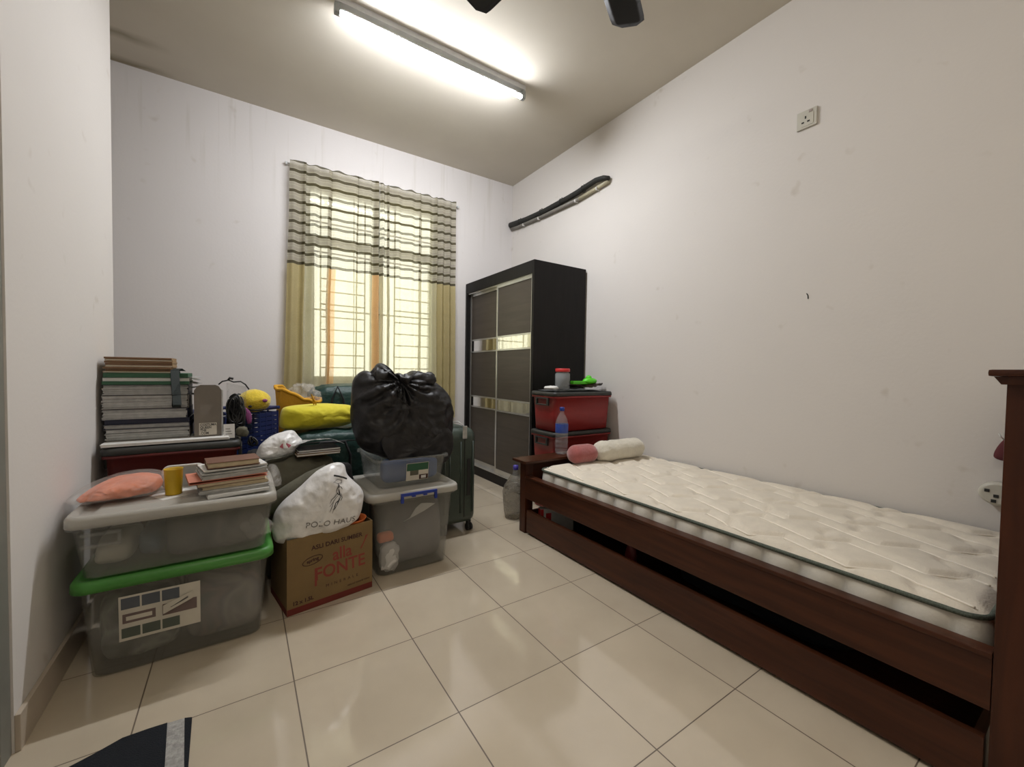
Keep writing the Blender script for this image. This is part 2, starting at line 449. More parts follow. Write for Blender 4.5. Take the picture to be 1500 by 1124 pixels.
def inflate(outline, y, tf, tb, amp=0.01, f=9, seed=0.0, rings=16, power=2.4, n=96, knot=None, knot_amp=0.0, knot_n=11, edge=0.004, centre=None, g=None, mi=0):
    """a stuffed bag: 2D outline (x,z) in the plane y, bulging tf towards -y and tb towards +y"""
    g = g or G()
    O = smooth_outline(outline, n)
    cx, cz = centre if centre else (sum(p[0] for p in O) / len(O), sum(p[1] for p in O) / len(O))
    N_ = len(O)
    def pt(r, i, side):
        x = cx + (O[i][0] - cx) * r; z = cz + (O[i][1] - cz) * r
        h = max(0.0, 1 - r ** power) ** 0.55
        t = (tf if side < 0 else tb)
        p = Vector((x, y + side * (edge + t * h), z))
        w = amp * (wrinkle(p, f, seed) - 0.62) * (0.35 + 0.65 * min(1, h * 1.6))
        if knot:
            dx, dz = x - knot[0], z - knot[1]; dist = sqrt(dx * dx + dz * dz)
            a = atan2(dz, dx)
            fall = math.exp(-(dist / knot[2]) ** 2) * min(1, dist / 0.03)
            w += knot_amp * fall * (abs(sin(a * knot_n / 2 + 3 * noise.noise(Vector((a, dist * 5, seed))))) - 0.5) * min(1.0, h * 2)
        p.y += side * w
        p.x += 0.4 * w * (x - cx) / (abs(x - cx) + 0.03); 
        return p
    rs = [1 - (1 - j / rings) ** 1.6 for j in range(rings + 1)][1:]
    seq = [(r, -1) for r in rs] + [(r, 1) for r in reversed(rs)]
    R = [[pt(r, i, s) for i in range(N_)] for r, s in seq]
    vv = [[g.b.verts.new(p) for p in ring] for ring in R]
    for a, b in zip(vv[:-1], vv[1:]):
        for i in range(N_):
            fc = g.b.faces.new((a[i], a[(i + 1) % N_], b[(i + 1) % N_], b[i])); fc.smooth = True; fc.material_index = mi
    for ring, side in ((vv[0], -1), (vv[-1], 1)):
        c = sum((v.co for v in ring), Vector()) / N_
        cv = g.b.verts.new(c)
        for i in range(N_):
            fc = g.b.faces.new((cv, ring[i], ring[(i + 1) % N_])); fc.smooth = True; fc.material_index = mi
    return g

def text_mesh(txt, size, thick=0.0004, align='CENTER', bold=0.0, shear=0.0, spacing=1.0):
    cu = bpy.data.curves.new('lettering', 'FONT'); cu.body = txt; cu.size = size; cu.align_x = align; cu.align_y = 'CENTER'
    cu.extrude = thick; cu.offset = bold; cu.shear = shear; cu.resolution_u = 3; cu.space_character = spacing
    o = bpy.data.objects.new('lettering', cu); C.objects.link(o)
    dg = bpy.context.evaluated_depsgraph_get(); dg.update()
    me = bpy.data.meshes.new_from_object(o.evaluated_get(dg))
    bpy.data.objects.remove(o); bpy.data.curves.remove(cu)
    me.materials.clear()
    return me

def text(name, txt, size, m, parent, mat4, **k):
    me = text_mesh(txt, size, **k)
    me.transform(mat4)
    return obj(name, me, m, parent)

FRONT = Matrix.Rotation(pi / 2, 4, 'X')      # letters standing up, readable from -y

def drape_on(me, target, push=0.0012):
    """press a mesh that faces -y onto the -y surface of target (parent-space coordinates)"""
    bm = bmesh.new(); bm.from_mesh(target); tree = BVHTree.FromBMesh(bm)
    for v in me.vertices:
        hit = tree.ray_cast(Vector((v.co.x, v.co.y - 1.0, v.co.z)), Vector((0, 1, 0)))
        if hit[0]: v.co.y = hit[0].y - push
    bm.free()

# ================================================================== THE ROOM
XL, XR, YB, ZC = -0.50, 2.50, 3.82, 3.06
YLE, YJ = 2.665, 1.592            # far end of the left wall, door jamb on it
g = G().box((-1.7, -1.4, -0.1), (2.65, 3.95, 0.0)); struct('floor', g, M['floor'])
g = G().box((-1.7, -1.4, ZC), (2.65, 3.95, ZC + 0.12)); struct('ceiling', g, M['ceiling'])
g = G().box((XR, -1.4, 0), (XR + 0.15, 3.95, ZC)); struct('wall_right', g, M['wall'])
WX0, WX1, WZ0, WZ1 = 0.45, 1.63, 0.88, 2.58
g = G()
g.box((-1.7, YB, 0), (WX0, YB + 0.14, ZC)); g.box((WX1, YB, 0), (XR, YB + 0.14, ZC))
g.box((WX0, YB, 0), (WX1, YB + 0.14, WZ0)); g.box((WX0, YB, WZ1), (WX1, YB + 0.14, ZC))
struct('wall_back', g, M['wall_streaky'])
DY0 = 0.70
g = G(); g.box((-1.55, YJ, 0), (XL, YLE, ZC)); g.box((XL - 0.14, DY0, 2.12), (XL, YJ, ZC)); g.box((XL - 0.14, -1.4, 0), (XL, DY0, ZC))
struct('wall_left', g, M['wall'])
g = G().box((-1.7, YLE, 0), (-1.55, YB, ZC)); struct('wall_recess', g, M['wall'])
g = G(); g.box((XL, -1.4, 0), (XR, -1.26, ZC))
struct('wall_front', g, M['wall'])
g = G().box((XL, YJ, 0), (XL + 0.012, YLE, 0.10), 0.003); g.box((XL - 0.5, YLE, 0), (XL, YLE + 0.012, 0.10)); struct('baseboard_left', g, M['skirt'])
g = G().box((XR - 0.012, -1.25, 0), (XR, YB, 0.10), 0.003); struct('baseboard_right', g, M['skirt'])
g = G().box((-1.54, YB - 0.012, 0), (XR - 0.012, YB, 0.10), 0.003); struct('baseboard_back', g, M['skirt'])
# door on the left, only its jamb in view
d = bpy.data.objects.new('door_1', None); C.objects.link(d); d.location = (XL, DY0, 0); d['kind'] = 'structure'
L_ = YJ - DY0
g = G().box((-0.14, L_ - 0.06, 0), (-0.004, L_ - 0.001, 2.12), 0.004); g.box((-0.14, 0.001, 0), (-0.004, 0.06, 2.12), 0.004); g.box((-0.14, 0.06, 2.06), (-0.004, L_ - 0.06, 2.119), 0.004)
obj('door_frame', g, M['jamb'], d)
g = G().box((-0.10, 0.065, 0.01), (-0.06, L_ - 0.065, 2.055), 0.003)
lf = obj('door_leaf', g, M['door'], d)
g = G().tube([(-0.06, 0.13, 1.0), (-0.02, 0.13, 1.0), (-0.015, 0.14, 1.0), (-0.015, 0.24, 1.0)], 0.009)
obj('door_handle', g, M['silver'], lf)

# window: frame, transom, mullion, four panes, security grille
w = bpy.data.objects.new('window_1', None); C.objects.link(w); w.location = (0, YB, 0); w['kind'] = 'structure'
g = G(); fy0, fy1 = 0.05, 0.10
g.box((WX0, fy0, WZ0), (WX0 + 0.045, fy1, WZ1)); g.box((WX1 - 0.045, fy0, WZ0), (WX1, fy1, WZ1))
g.box((WX0 + .045, fy0, WZ0), (WX1 - .045, fy1, WZ0 + 0.045)); g.box((WX0 + .045, fy0, WZ1 - 0.045), (WX1 - .045, fy1, WZ1))
g.box((WX0 + .045, fy0, 2.105), (WX1 - .045, fy1, 2.16)); g.box((1.02, fy0, WZ0 + .045), (1.075, fy1, WZ1 - .045))
obj('window_frame', g, M['alu'], w)
for (x0, x1) in ((WX0 + .045, 1.02), (1.075, WX1 - .045)):
    g = G()
    g.box((x0, fy0 - 0.012, WZ0 + .045), (x0 + 0.03, fy1 - 0.02, 2.105)); g.box((x1 - 0.03, fy0 - 0.012, WZ0 + .045), (x1, fy1 - 0.02, 2.105))
    g.box((x0 + .03, fy0 - 0.012, WZ0 + .045), (x1 - .03, fy1 - 0.02, WZ0 + .08)); g.box((x0 + .03, fy0 - 0.012, 2.07), (x1 - .03, fy1 - 0.02, 2.105))
    obj('sash', g, M['alu'], w)
m, nt, p, out = newmat('window_glass')
tr = nt.nodes.new('ShaderNodeBsdfTransparent'); tr.inputs[0].default_value = (0.96, 0.98, 0.95, 1); gl = nt.nodes.new('ShaderNodeBsdfGlossy'); gl.inputs['Roughness'].default_value = 0.02
mx = nt.nodes.new('ShaderNodeMixShader'); mx.inputs[0].default_value = 0.06
nt.links.new(tr.outputs[0], mx.inputs[1]); nt.links.new(gl.outputs[0], mx.inputs[2]); nt.links.new(mx.outputs[0], out.inputs[0])
for (x0, x1) in ((WX0 + .045, 1.02), (1.075, WX1 - .045)):
    for (z0, z1) in ((WZ0 + .045, 2.105), (2.16, WZ1 - .045)):
        obj('pane', G().box((x0, 0.078, z0), (x1, 0.082, z1)), m, w)
g = G()
gy = 0.018
for (x0, x1) in ((0.57, 0.935), (1.205, 1.565)):
    for k in range(8):
        z = 1.795 - k * 0.1085
        g.box((x0, gy - 0.006, z - 0.005), (x1, gy + 0.006, z + 0.005))
    for xx in (x0, x1): g.box((xx - 0.005, gy - 0.006, WZ0), (xx + 0.005, gy + 0.006, 2.60 if xx > 0 else 0))
for z in (2.02, 2.13, 2.27, 2.40, 1.53): g.box((WX0, gy + 0.007, z - 0.006), (WX1, gy + 0.016, z + 0.006))
for xx in (0.845, 1.47): g.box((xx - 0.003, gy + 0.0165, WZ0), (xx + 0.003, gy + 0.022, 2.60))
obj('security_grille', g, M['grille'], w)
g = G().box((WX0 + 0.001, 0.0, WZ0 - 0.012), (WX1 - 0.001, 0.05, WZ0 + 0.004)); obj('window_sill', g, M['wall'], w)

# ================================================================== CURTAINS
def curtain(name, label, spec, seed):
    """spec: list of (x, depth, material index for the strip that follows)"""
    g = G()
    # build path with rounded folds
    path = []
    for (a, b) in zip(spec[:-1], spec[1:]):
        n = max(2, int(abs(b[0] - a[0]) / 0.008) + 2)
        for i in range(n):
            t = i / n; s_ = t * t * (3 - 2 * t)
            path.append((a[0] + (b[0] - a[0]) * t, a[1] + (b[1] - a[1]) * s_, a[2]))
    path.append((spec[-1][0], spec[-1][1], spec[-2][2]))
    nz = 90; z1, z0 = 2.695, 0.56
    cols = []
    x_mid = 1.06
    for (x, d, mi) in path:
        col = []
        for j in range(nz + 1):
            t = j / nz; z = z1 + (z0 - z1) * t
            spread = 1 + 0.075 * t
            xx = x_mid + (x - x_mid) * (spread if x < x_mid else 1 + 0.012 * t)
            amp = 0.45 + 0.75 * min(1, t * 3)
            y = 3.762 + d * amp + 0.006 * noise.noise(Vector((x * 9, z * 1.5, seed)))
            xx += 0.006 * noise.noise(Vector((x * 5, z * 2.2, seed + 9)))
            # sewn heading: little pinches, soft sag between them
            y += 0.003 * sin(x * 70) * max(0, 1 - t * 9)
            zz = z + 0.006 * sin(x * 42 + seed) * max(0, 1 - t * 2) - 0.010 * abs(noise.noise(Vector((x * 4, 0, seed)))) * min(1, t * 4)
            # horizontal storage creases in the plain cloth
            if z < 1.86: y += 0.004 * math.exp(-((z * 6.1 % 1) - 0.5) ** 2 * 90)
            col.append(g.b.verts.new((xx, y, zz)))
        cols.append((col, mi))
    for (a, mi), (b, _) in zip(cols[:-1], cols[1:]):
        for j in range(nz):
            f = g.b.faces.new((a[j], b[j], b[j + 1], a[j + 1])); f.smooth = True; f.material_index = mi
    o = obj(name, g, [M['sheer'], M['khaki'], M['amber']], recalc=False)
    tag(o, label, 'curtain', 'window curtains')
    return o
A = 0.022
curtain('curtain', 'striped khaki curtain panel covering the left half of the window',
        [(0.335, 0.0, 1), (0.37, -A, 1), (0.415, 0.010, 1), (0.455, -A, 0), (0.435, 0.0, 0), (0.47, A * .8, 0), (0.52, -A, 0), (0.56, 0.012, 0),
         (0.63, -A * .9, 2), (0.655, A * .5, 2), (0.625, A, 2), (0.685, -0.006, 0), (0.76, 0.012, 0), (0.83, -0.012, 0), (0.865, 0.016, 0), (0.855, 0.024, 0), (0.90, 0.0, 0),
         (0.96, -0.016, 0), (0.985, 0.014, 2), (1.035, -A, 2), (1.02, 0.0, 2), (1.005, A, 2), (1.045, 0.024, 0)], 3.1)
curtain('curtain', 'striped khaki curtain panel covering the right half of the window, beside the wardrobe',
        [(1.05, 0.018, 0), (1.075, -A, 0), (1.10, 0.016, 0), (1.13, -0.016, 0), (1.115, 0.006, 0), (1.16, A * .8, 0), (1.21, -0.014, 0), (1.25, 0.014, 0), (1.33, -0.014, 0),
         (1.38, 0.016, 0), (1.42, -0.014, 0), (1.41, 0.006, 0), (1.44, 0.018, 0), (1.50, -0.014, 0), (1.55, 0.018, 0), (1.585, -A, 0), (1.57, 0.0, 0), (1.60, A, 1), (1.64, -A, 1), (1.68, 0.014, 1),
         (1.715, -A, 1), (1.75, 0.016, 1), (1.79, -0.006, 1)], 8.4)
t = thing('curtain_rod', 'thin white curtain rod above the window, threaded behind the curtain heading', 'curtain rod', (0, 3.795, 2.672))
obj('rod', G().tube([(0.30, 0, 0), (1.84, 0, 0)], 0.006, 10), M['white_metal'], t)
for x in (0.312, 1.828): obj('bracket', G().box((x - 0.006, -0.006, -0.012), (x + 0.006, 0.0245, 0.012), 0.002), M['white_metal'], t)

# ================================================================== CEILING LIGHT
def tube_light(label, loc, rz, glow):
    t = thing('fluorescent_light', label, 'ceiling light', loc, rz)
    g = G().prism([(-0.024, 0), (-0.021, -0.030), (0.021, -0.030), (0.024, 0)], 'x', -0.63, 0.63); obj('batten', g, M['white_metal'], t)
    for s in (-1, 1):
        g = G().box((s * 0.622 - 0.014, -0.017, -0.086), (s * 0.622 + 0.014, 0.017, -0.0305), 0.004); obj('lamp_holder', g, M['cap_grey'], t)
    rings = [[(x, 0.0165 * cos(k * tau / 28), -0.067 + 0.0165 * sin(k * tau / 28)) for k in range(28)] for x in (-0.607, 0.607)]
    tb = obj('tube', G().ring_surface(rings), [glow, M['white_metal']], t, smooth=False)
    for f in tb.data.polygons:      # upper side made opaque, added to tame the glow on the ceiling
        if f.normal.z > -0.22: f.material_index = 1
tube_light('lit white fluorescent tube batten fixed on the ceiling in front of the window', (1.07, 2.473, 3.06), 0, M['tube'])
tube_light('added fill light tube on the ceiling behind the viewer, brightening the right wall', (0.15, -0.45, 3.06), pi / 2, M['tube_fill'])  # added out of view to brighten the right wall and mattress

# ================================================================== CEILING FAN
t = thing('ceiling_fan', 'dark five-bladed ceiling fan, two blade tips in view at the top edge', 'ceiling fan', (1.02, 1.10, 2.75))
obj('canopy', G().lathe([(0.02, 0.31), (0.065, 0.31), (0.06, 0.27), (0.02, 0.235)]), M['black'], t)
obj('down_rod', G().tube([(0, 0, 0.24), (0, 0, 0.06)], 0.012), M['black'], t)
obj('motor_housing', G().lathe([(0.02, 0.075), (0.07, 0.07), (0.115, 0.04), (0.12, -0.01), (0.10, -0.045), (0.05, -0.06), (0.01, -0.062)], seg=32), M['black'], t, smooth=True)
for k in range(5):
    a = radians(29 + 72 * k)
    g = G()
    R = Matrix.Rotation(a, 3, 'Z')
    def bl(u, v):
        r = 0.10 + 0.565 * u; wd = (0.045 + 0.035 * min(1, u * 3)) * (1 - 0.55 * max(0, (u - 0.93) / 0.07) ** 2 if u > 0.93 else 1)
        y = (v - 0.5) * 2 * wd
        return R @ Vector((r, y, -0.01 + y * 0.22 - 0.01 * u))
    vv = g.grid(bl, 20, 6)
    bmesh.ops.solidify(g.b, geom=g.b.faces[:], thickness=0.004)
    obj('blade', g, M['fan'], t)

# ================================================================== BED
t = thing('single_bed', 'reddish-brown wooden single bed along the right wall', 'bed', (1.5, 0.09, 0))
BW, BL = 0.955, 2.085          # width, post to post
# near headboard
for x in (0, BW - 0.07):
    obj('headboard_post', G().box((x, 0, 0), (x + 0.07, 0.072, 1.03), 0.004), M['bedwood_z'], t)
g = G().box((-0.035, -0.012, 1.031), (BW + 0.012, 0.098, 1.047), 0.006)
g.prism([(-0.004, 1.012), (0.078, 1.012), (0.09, 1.0305), (-0.010, 1.0305)], 'x', -0.02, BW + 0.008)
obj('headboard_cap', g, M['bedwood_x'], t)
obj('headboard_panel', G().box((0.071, 0.022, 0.30), (BW - 0.071, 0.044, 1.01)), M['bedwood_x'], t)
# footboard
for x in (0, BW - 0.06):
    obj('footboard_post', G().box((x, 2.005, 0), (x + 0.06, 2.065, 0.448), 0.003), M['bedwood_z'], t)
g = G().box((-0.03, 1.965, 0.449), (BW + 0.012, 2.115, 0.466), 0.005); obj('footboard_cap', g, M['bedwood_x'], t)
obj('footboard_panel', G().box((0.061, 2.02, 0.20), (BW - 0.061, 2.045, 0.448)), M['bedwood_x'], t)
for x, nm in ((0.0, 'near'), (BW - 0.028, 'far')):
    g = G().box((x, 0.073, 0.225), (x + 0.028, 2.004, 0.352), 0.003)
    if nm == 'near': g.box((-0.004, 0.073, 0.3525), (0.045, 2.004, 0.366), 0.004)
    obj('side_rail', g, M['bedwood'], t)
g = G()
for k in range(13):
    y = 0.16 + k * 0.145; g.box((0.029, y, 0.252), (BW - 0.029, y + 0.07, 0.268))
obj('slats', g, M['bedwood_x'], t)

# trundle drawer under the bed
t = thing('trundle_drawer', 'low open reddish-brown wooden drawer pushed in under the single bed', 'drawer', (1.5, 0.17, 0))
obj('front_board', G().box((0.003, 0.0, 0.012), (0.025, 1.912, 0.152), 0.003), M['bedwood'], t)
obj('back_board', G().box((0.86, 0.0, 0.012), (0.88, 1.912, 0.152), 0.003), M['bedwood'], t)
for y in (0.0, 1.892): obj('end_board', G().box((0.0255, y, 0.012), (0.8595, y + 0.02, 0.150), 0.002), M['bedwood_x'], t)
obj('bottom_board', G().box((0.0255, 0.0205, 0.014), (0.8595, 1.8915, 0.024)), M['bedwood'], t)
for (x, y) in ((0.08, 0.1), (0.8, 0.1), (0.08, 1.8), (0.8, 1.8)):
    rings = [[(x + dx, y + 0.007 * cos(k * tau / 12), 0.007 + 0.007 * sin(k * tau / 12)) for k in range(12)] for dx in (-0.01, 0.01)]
    obj('caster', G().ring_surface(rings), M['black'], t)

# mattress
MX0, MX1, MY0, MY1, MZ0, MZ1 = 1.562, 2.478, 0.178, 2.035, 0.2685, 0.418
t = thing('mattress', 'quilted cream single mattress with dark green piping on the wooden bed', 'mattress', (MX0, MY0, MZ0))
W_, L2, H_ = MX1 - MX0, MY1 - MY0, MZ1 - MZ0
def rr_outline(w, l, r, n=10, inset=0.0):
    P = []
    for (cx, cy, a0) in ((w - r, l - r, 0), (r, l - r, 90), (r, r, 180), (w - r, r, 270)):
        for k in range(n + 1):
            a = radians(a0 + 90 * k / n)
            P.append((cx + (r - inset) * cos(a), cy + (r - inset) * sin(a)))
    return P
def side_ring(z, inset): return [(x, y, z) for x, y in rr_outline(W_, L2, 0.055, 10, inset)]
g = G()
NS = 300
def perim(n):
    O = rr_outline(W_, L2, 0.055, 10); seg = [sqrt((O[(i + 1) % len(O)][0] - O[i][0]) ** 2 + (O[(i + 1) % len(O)][1] - O[i][1]) ** 2) for i in range(len(O))]
    tot = sum(seg); out = []; i = 0; acc = 0
    for k in range(n):
        d = tot * k / n
        while acc + seg[i] < d: acc += seg[i]; i += 1
        t_ = (d - acc) / seg[i]; a = O[i]; b = O[(i + 1) % len(O)]
        nx, ny = (b[1] - a[1]) / seg[i], -(b[0] - a[0]) / seg[i]
        out.append((a[0] + (b[0] - a[0]) * t_, a[1] + (b[1] - a[1]) * t_, nx, ny, d))
    return out
PR = perim(NS * 2)
rings = []
for j in range(11):
    v = j / 10; z = 0.004 + (H_ - 0.012) * v
    ring = []
    for (x, y, nx, ny, d) in PR:
        q = abs(sin(pi * d / 0.118)) ** 0.7
        bul = (0.020 * q) * max(0, sin(pi * v)) ** 0.6 + 0.002 * q
        ring.append((x + nx * (bul - 0.008), y + ny * (bul - 0.008), z))
    rings.append(ring)
obj('border', G().ring_surface(rings, cap1=False), M['mattress_side'], t)
def tri(v): v = v % 1.0; return abs(v * 2 - 1)
def zig(y, k):
    # long shallow run and short kick back
    v = (y / 0.30 + k * 0.5) % 1.0
    return (v / 0.72 if v < 0.72 else (1 - v) / 0.28) * 0.085
def qheight(x, y):
    k = x / 0.152
    best = 1.0
    for kk in range(int(k) - 2, int(k) + 2):
        xc = kk * 0.152 + zig(y, kk) + 0.03
        best = min(best, abs(x - xc))
    h = 0.014 * (1 - math.exp(-(best / 0.022) ** 2))
    # cross-wise wavy creases with tufts
    for c in range(-1, 7):
        yc = c * 0.30 + 0.12 + 0.030 * sin(x * 20.7 + c * 1.7)
        d = abs(y - yc); s_ = 0.5 + 0.5 * sin(x * 41.4 + c * 2.1)
        h -= 0.013 * math.exp(-(d / (0.010 + 0.012 * s_)) ** 2) * (0.15 + 0.85 * s_ ** 2)
    return h
g = G()
def top(u, v):
    x = 0.006 + (W_ - 0.012) * u; y = 0.006 + (L2 - 0.012) * v
    ex = min(x, W_ - x); ey = min(y, L2 - y)
    r = 0.055
    if ex < r and ey < r:
        cx = r if x < W_ / 2 else W_ - r; cy = r if y < L2 / 2 else L2 - r
        dx, dy = x - cx, y - cy; dd = sqrt(dx * dx + dy * dy); m_ = max(abs(dx), abs(dy))
        if dd > 1e-6:
            s_ = m_ / dd; x = cx + dx * s_; y = cy + dy * s_
        e = r - min(dd, m_)
    e = max(0.0, min(ex, ey))
    fall = 1 - math.exp(-e / 0.018)
    z = H_ - 0.008 + 0.012 * fall + qheight(x, y) * min(1, e / 0.03) + 0.003 * noise.noise(Vector((x * 4, y * 4, 0)))
    return (x, y, z)
g.grid(top, 130, 260)
obj('quilted_top', g, M['mattress'], t)
PP = rr_outline(W_, L2, 0.055, 10, 0.0)
obj('piping', G().tube([(x, y, H_ - 0.004) for x, y in PP + PP[:1]], 0.0072, 8), M['piping'], t, smooth=True)
# pale thread along the zigzags
for k in range(-1, 7):
    pts = []
    for i in range(0, 280):
        y = 0.03 + (L2 - 0.06) * i / 279; x = k * 0.152 + zig(y, k) + 0.03
        v = (y / 0.30 + k * 0.5) % 1.0
        if 0.03 < x < W_ - 0.03: pts.append(Vector((x, y, H_ + 0.0058 + qheight(x, y) + 0.003 * noise.noise(Vector((x * 4, y * 4, 0))))))
        else:
            if len(pts) > 3: obj('quilting_seam', G().tube(pts, 0.0030, 6), M['thread'], t)
            pts = []
    if len(pts) > 3: obj('quilting_seam', G().tube(pts, 0.0030, 6), M['thread'], t)

# ================================================================== WARDROBE
t = thing('wardrobe', 'tall black-brown sliding-door wardrobe standing in the back right corner', 'wardrobe', (1.93, 2.622, 0))
WD, WL, WH = 0.552, 1.178, 1.912
obj('side_panel', G().box((0, 0, 0), (WD, 0.030, WH), 0.001), M['ward'], t)
obj('side_panel', G().box((0, WL - 0.030, 0), (WD, WL, WH), 0.001), M['ward'], t)
obj('top_panel', G().box((0, 0.0305, WH - 0.10), (WD, WL - 0.0305, WH), 0.001), M['ward'], t)
obj('plinth', G().box((0.004, 0.0305, 0), (0.03, WL - 0.0305, 0.085)), M['ward'], t)
obj('floor_panel', G().box((0.031, 0.0305, 0.06), (WD - 0.012, WL - 0.0305, 0.085)), M['ward'], t)
obj('back_panel', G().box((WD - 0.010, 0.0305, 0.0), (WD, WL - 0.0305, WH - 0.1005)), M['ward'], t)
g = G().box((0.012, 0.0305, WH - 0.112), (0.07, WL - 0.0305, WH - 0.1005)); obj('door_track', g, M['silver'], t)
g = G().box((0.004, 0.0305, 0.0855), (0.07, WL - 0.0305, 0.093)); obj('door_track', g, M['silver'], t)
def ward_door(y0, y1, x0, nm):
    z0, z1 = 0.094, 1.799; x1 = x0 + 0.022
    dr = obj('door', G().box((x0 + 0.006, y0 + 0.018, z0 + 0.01), (x1 - 0.003, y1 - 0.018, z1 - 0.01)), M['ward_panel'], t)
    g = G(); s = 0.020
    g.box((x0, y0, z0), (x1, y0 + s, z1), 0.002); g.box((x0, y1 - s, z0), (x1, y1, z1), 0.002)
    g.box((x0 + .001, y0 + s, z0), (x1, y1 - s, z0 + 0.042)); g.box((x0 + .001, y0 + s, z1 - 0.022), (x1, y1 - s, z1))
    for z in (1.218, 1.336, 0.668, 0.772): g.box((x0 + .002, y0 + s, z - 0.007), (x1 - 0.002, y1 - s, z + 0.007))
    obj('door_frame', g, M['silver'], dr)
    obj('mirror_band', G().box((x0 + 0.0035, y0 + s, 1.2255), (x0 + 0.0055, y1 - s, 1.3285)), M['mirror'], dr)
    obj('glass_band', G().box((x0 + 0.0035, y0 + s, 0.6755), (x0 + 0.0055, y1 - s, 0.7645)), M['mirror'], dr)
ward_door(0.0315, 0.585, 0.012, 'near')
ward_door(0.555, WL - 0.0315, 0.040, 'far')
g = G().prism([(0.70, 0), (0.72, 0.022), (0.80, 0.022), (0.83, 0.008), (0.90, 0.010), (0.93, 0.026), (1.02, 0.012), (1.04, 0)], 'x', 0.06, 0.16)
o = obj('folded_cloth', g, M['black'], None, loc=(1.93, 2.622, WH + 0.001)); tag(o, 'small dark folded cloth lying on the wardrobe top near its far end', 'cloth')
#PART2
# ------------------------------------------------------------------ more materials
M['frost'] = clear_plastic('milky_clear_plastic', (0.36, 0.36, 0.33), 0.76, 0.25)
M['frost_lid'] = clear_plastic('milky_white_lid_plastic', (0.50, 0.48, 0.43), 0.25, 0.35)
M['clearbag'] = clear_plastic('crinkled_clear_polythene', (0.75, 0.72, 0.68), 0.78, 0.12, 1.0)
M['bottle'] = clear_plastic('clear_bottle_plastic', (0.60, 0.62, 0.64), 0.84, 0.06)
M['blue_tint'] = clear_plastic('blue_tinted_plastic', (0.17, 0.23, 0.36), 0.25, 0.3)
M['green_lid'] = mat('green_plastic_lid', (0.065, 0.25, 0.045), 0.4, var=0.06)
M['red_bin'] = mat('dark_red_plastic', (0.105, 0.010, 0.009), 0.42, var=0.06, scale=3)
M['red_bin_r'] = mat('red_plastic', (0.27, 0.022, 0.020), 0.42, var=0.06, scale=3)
M['bin_lid'] = mat('charcoal_plastic_lid', (0.026, 0.026, 0.023), 0.5)
M['carton'] = mat('brown_corrugated_card', (0.190, 0.122, 0.048), 0.85, var=0.08, scale=8, bump=0.1, bscale=200)
M['print_red'] = mat('faded_red_print', (0.23, 0.045, 0.030), 0.85)
M['print_dark'] = mat('dark_red_brown_print', (0.05, 0.018, 0.014), 0.85)
M['stripe_red'] = mat('dark_red_print_band', (0.15, 0.022, 0.014), 0.85)
M['white_poly'] = mat('white_polythene', (0.72, 0.71, 0.70), 0.32, var=0.03, bump=0.6, bscale=18, spec=0.6)
M['black_poly'] = mat('black_polythene', (0.014, 0.013, 0.014), 0.46, var=0.1, bump=0.7, bscale=14, spec=0.4)
M['ink'] = mat('black_ink', (0.02, 0.02, 0.022), 0.7)
M['grey_ink'] = mat('grey_ink', (0.15, 0.14, 0.13), 0.7)
M['yellow_cloth'] = mat('lemon_yellow_cloth', (0.62, 0.54, 0.015), 0.8, var=0.06, bump=0.2, bscale=40, sheen=0.3)
M['yellow_plush'] = mat('yellow_plush', (0.68, 0.50, 0.03), 0.9, var=0.1, scale=50, bump=0.4, bscale=120, sheen=0.4)
M['purple'] = mat('mauve_felt', (0.28, 0.07, 0.20), 0.9)
M['yellow_pl'] = mat('yellow_plastic', (0.52, 0.33, 0.008), 0.4)
M['mustard'] = mat('mustard_yellow_bag_cloth', (0.60, 0.30, 0.012), 0.75, bump=0.2, bscale=50)
M['orange_cloth'] = mat('peach_orange_cloth', (0.70, 0.165, 0.050), 0.85, var=0.16, bump=1.0, bscale=16, sheen=0.2)
M['orange_pl'] = mat('orange_plastic', (0.60, 0.14, 0.03), 0.45)
M['brown_cloth'] = mat('brown_cloth', (0.09, 0.045, 0.03), 0.85, bump=0.3, bscale=30)
M['green_woven'] = mat('dark_green_woven_polythene', (0.006, 0.036, 0.029), 0.5, var=0.15, scale=30, bump=0.5, bscale=35)
M['olive'] = mat('olive_grey_cloth', (0.105, 0.098, 0.068), 0.85, var=0.15, bump=0.3, bscale=35)
M['dark_cloth'] = mat('black_cloth', (0.014, 0.013, 0.014), 0.9, bump=0.3, bscale=35)
M['basket'] = mat('navy_blue_plastic', (0.010, 0.020, 0.090), 0.45)
M['paper'] = mat('white_paper', (0.62, 0.61, 0.58), 0.85, var=0.05, scale=30)
M['paper_grey'] = mat('greyish_paper', (0.40, 0.40, 0.385), 0.85, var=0.15, scale=(40))
M['cream_paper'] = mat('aged_cream_paper', (0.50, 0.41, 0.27), 0.85, var=0.08, scale=60)
M['kraft'] = mat('manila_brown_card', (0.27, 0.17, 0.080), 0.8)
M['green_card'] = mat('dark_green_card', (0.020, 0.085, 0.040), 0.6)
M['navy'] = mat('navy_card', (0.010, 0.013, 0.035), 0.5)
M['pink_card'] = mat('salmon_pink_card', (0.55, 0.20, 0.13), 0.7)
M['brown_cover'] = mat('brown_book_cover', (0.14, 0.06, 0.035), 0.5)
M['magfile'] = mat('grey_brown_card_file', (0.16, 0.14, 0.115), 0.5)
M['label_cream'] = mat('cream_label', (0.55, 0.51, 0.43), 0.7)
M['suitcase'] = mat('dark_green_hard_shell', (0.040, 0.056, 0.044), 0.35, var=0.05, bump=0.1, bscale=120)
M['rubber'] = mat('black_rubber', (0.015, 0.015, 0.015), 0.6)
M['blue_pl'] = mat('cobalt_blue_plastic', (0.012, 0.035, 0.26), 0.35)
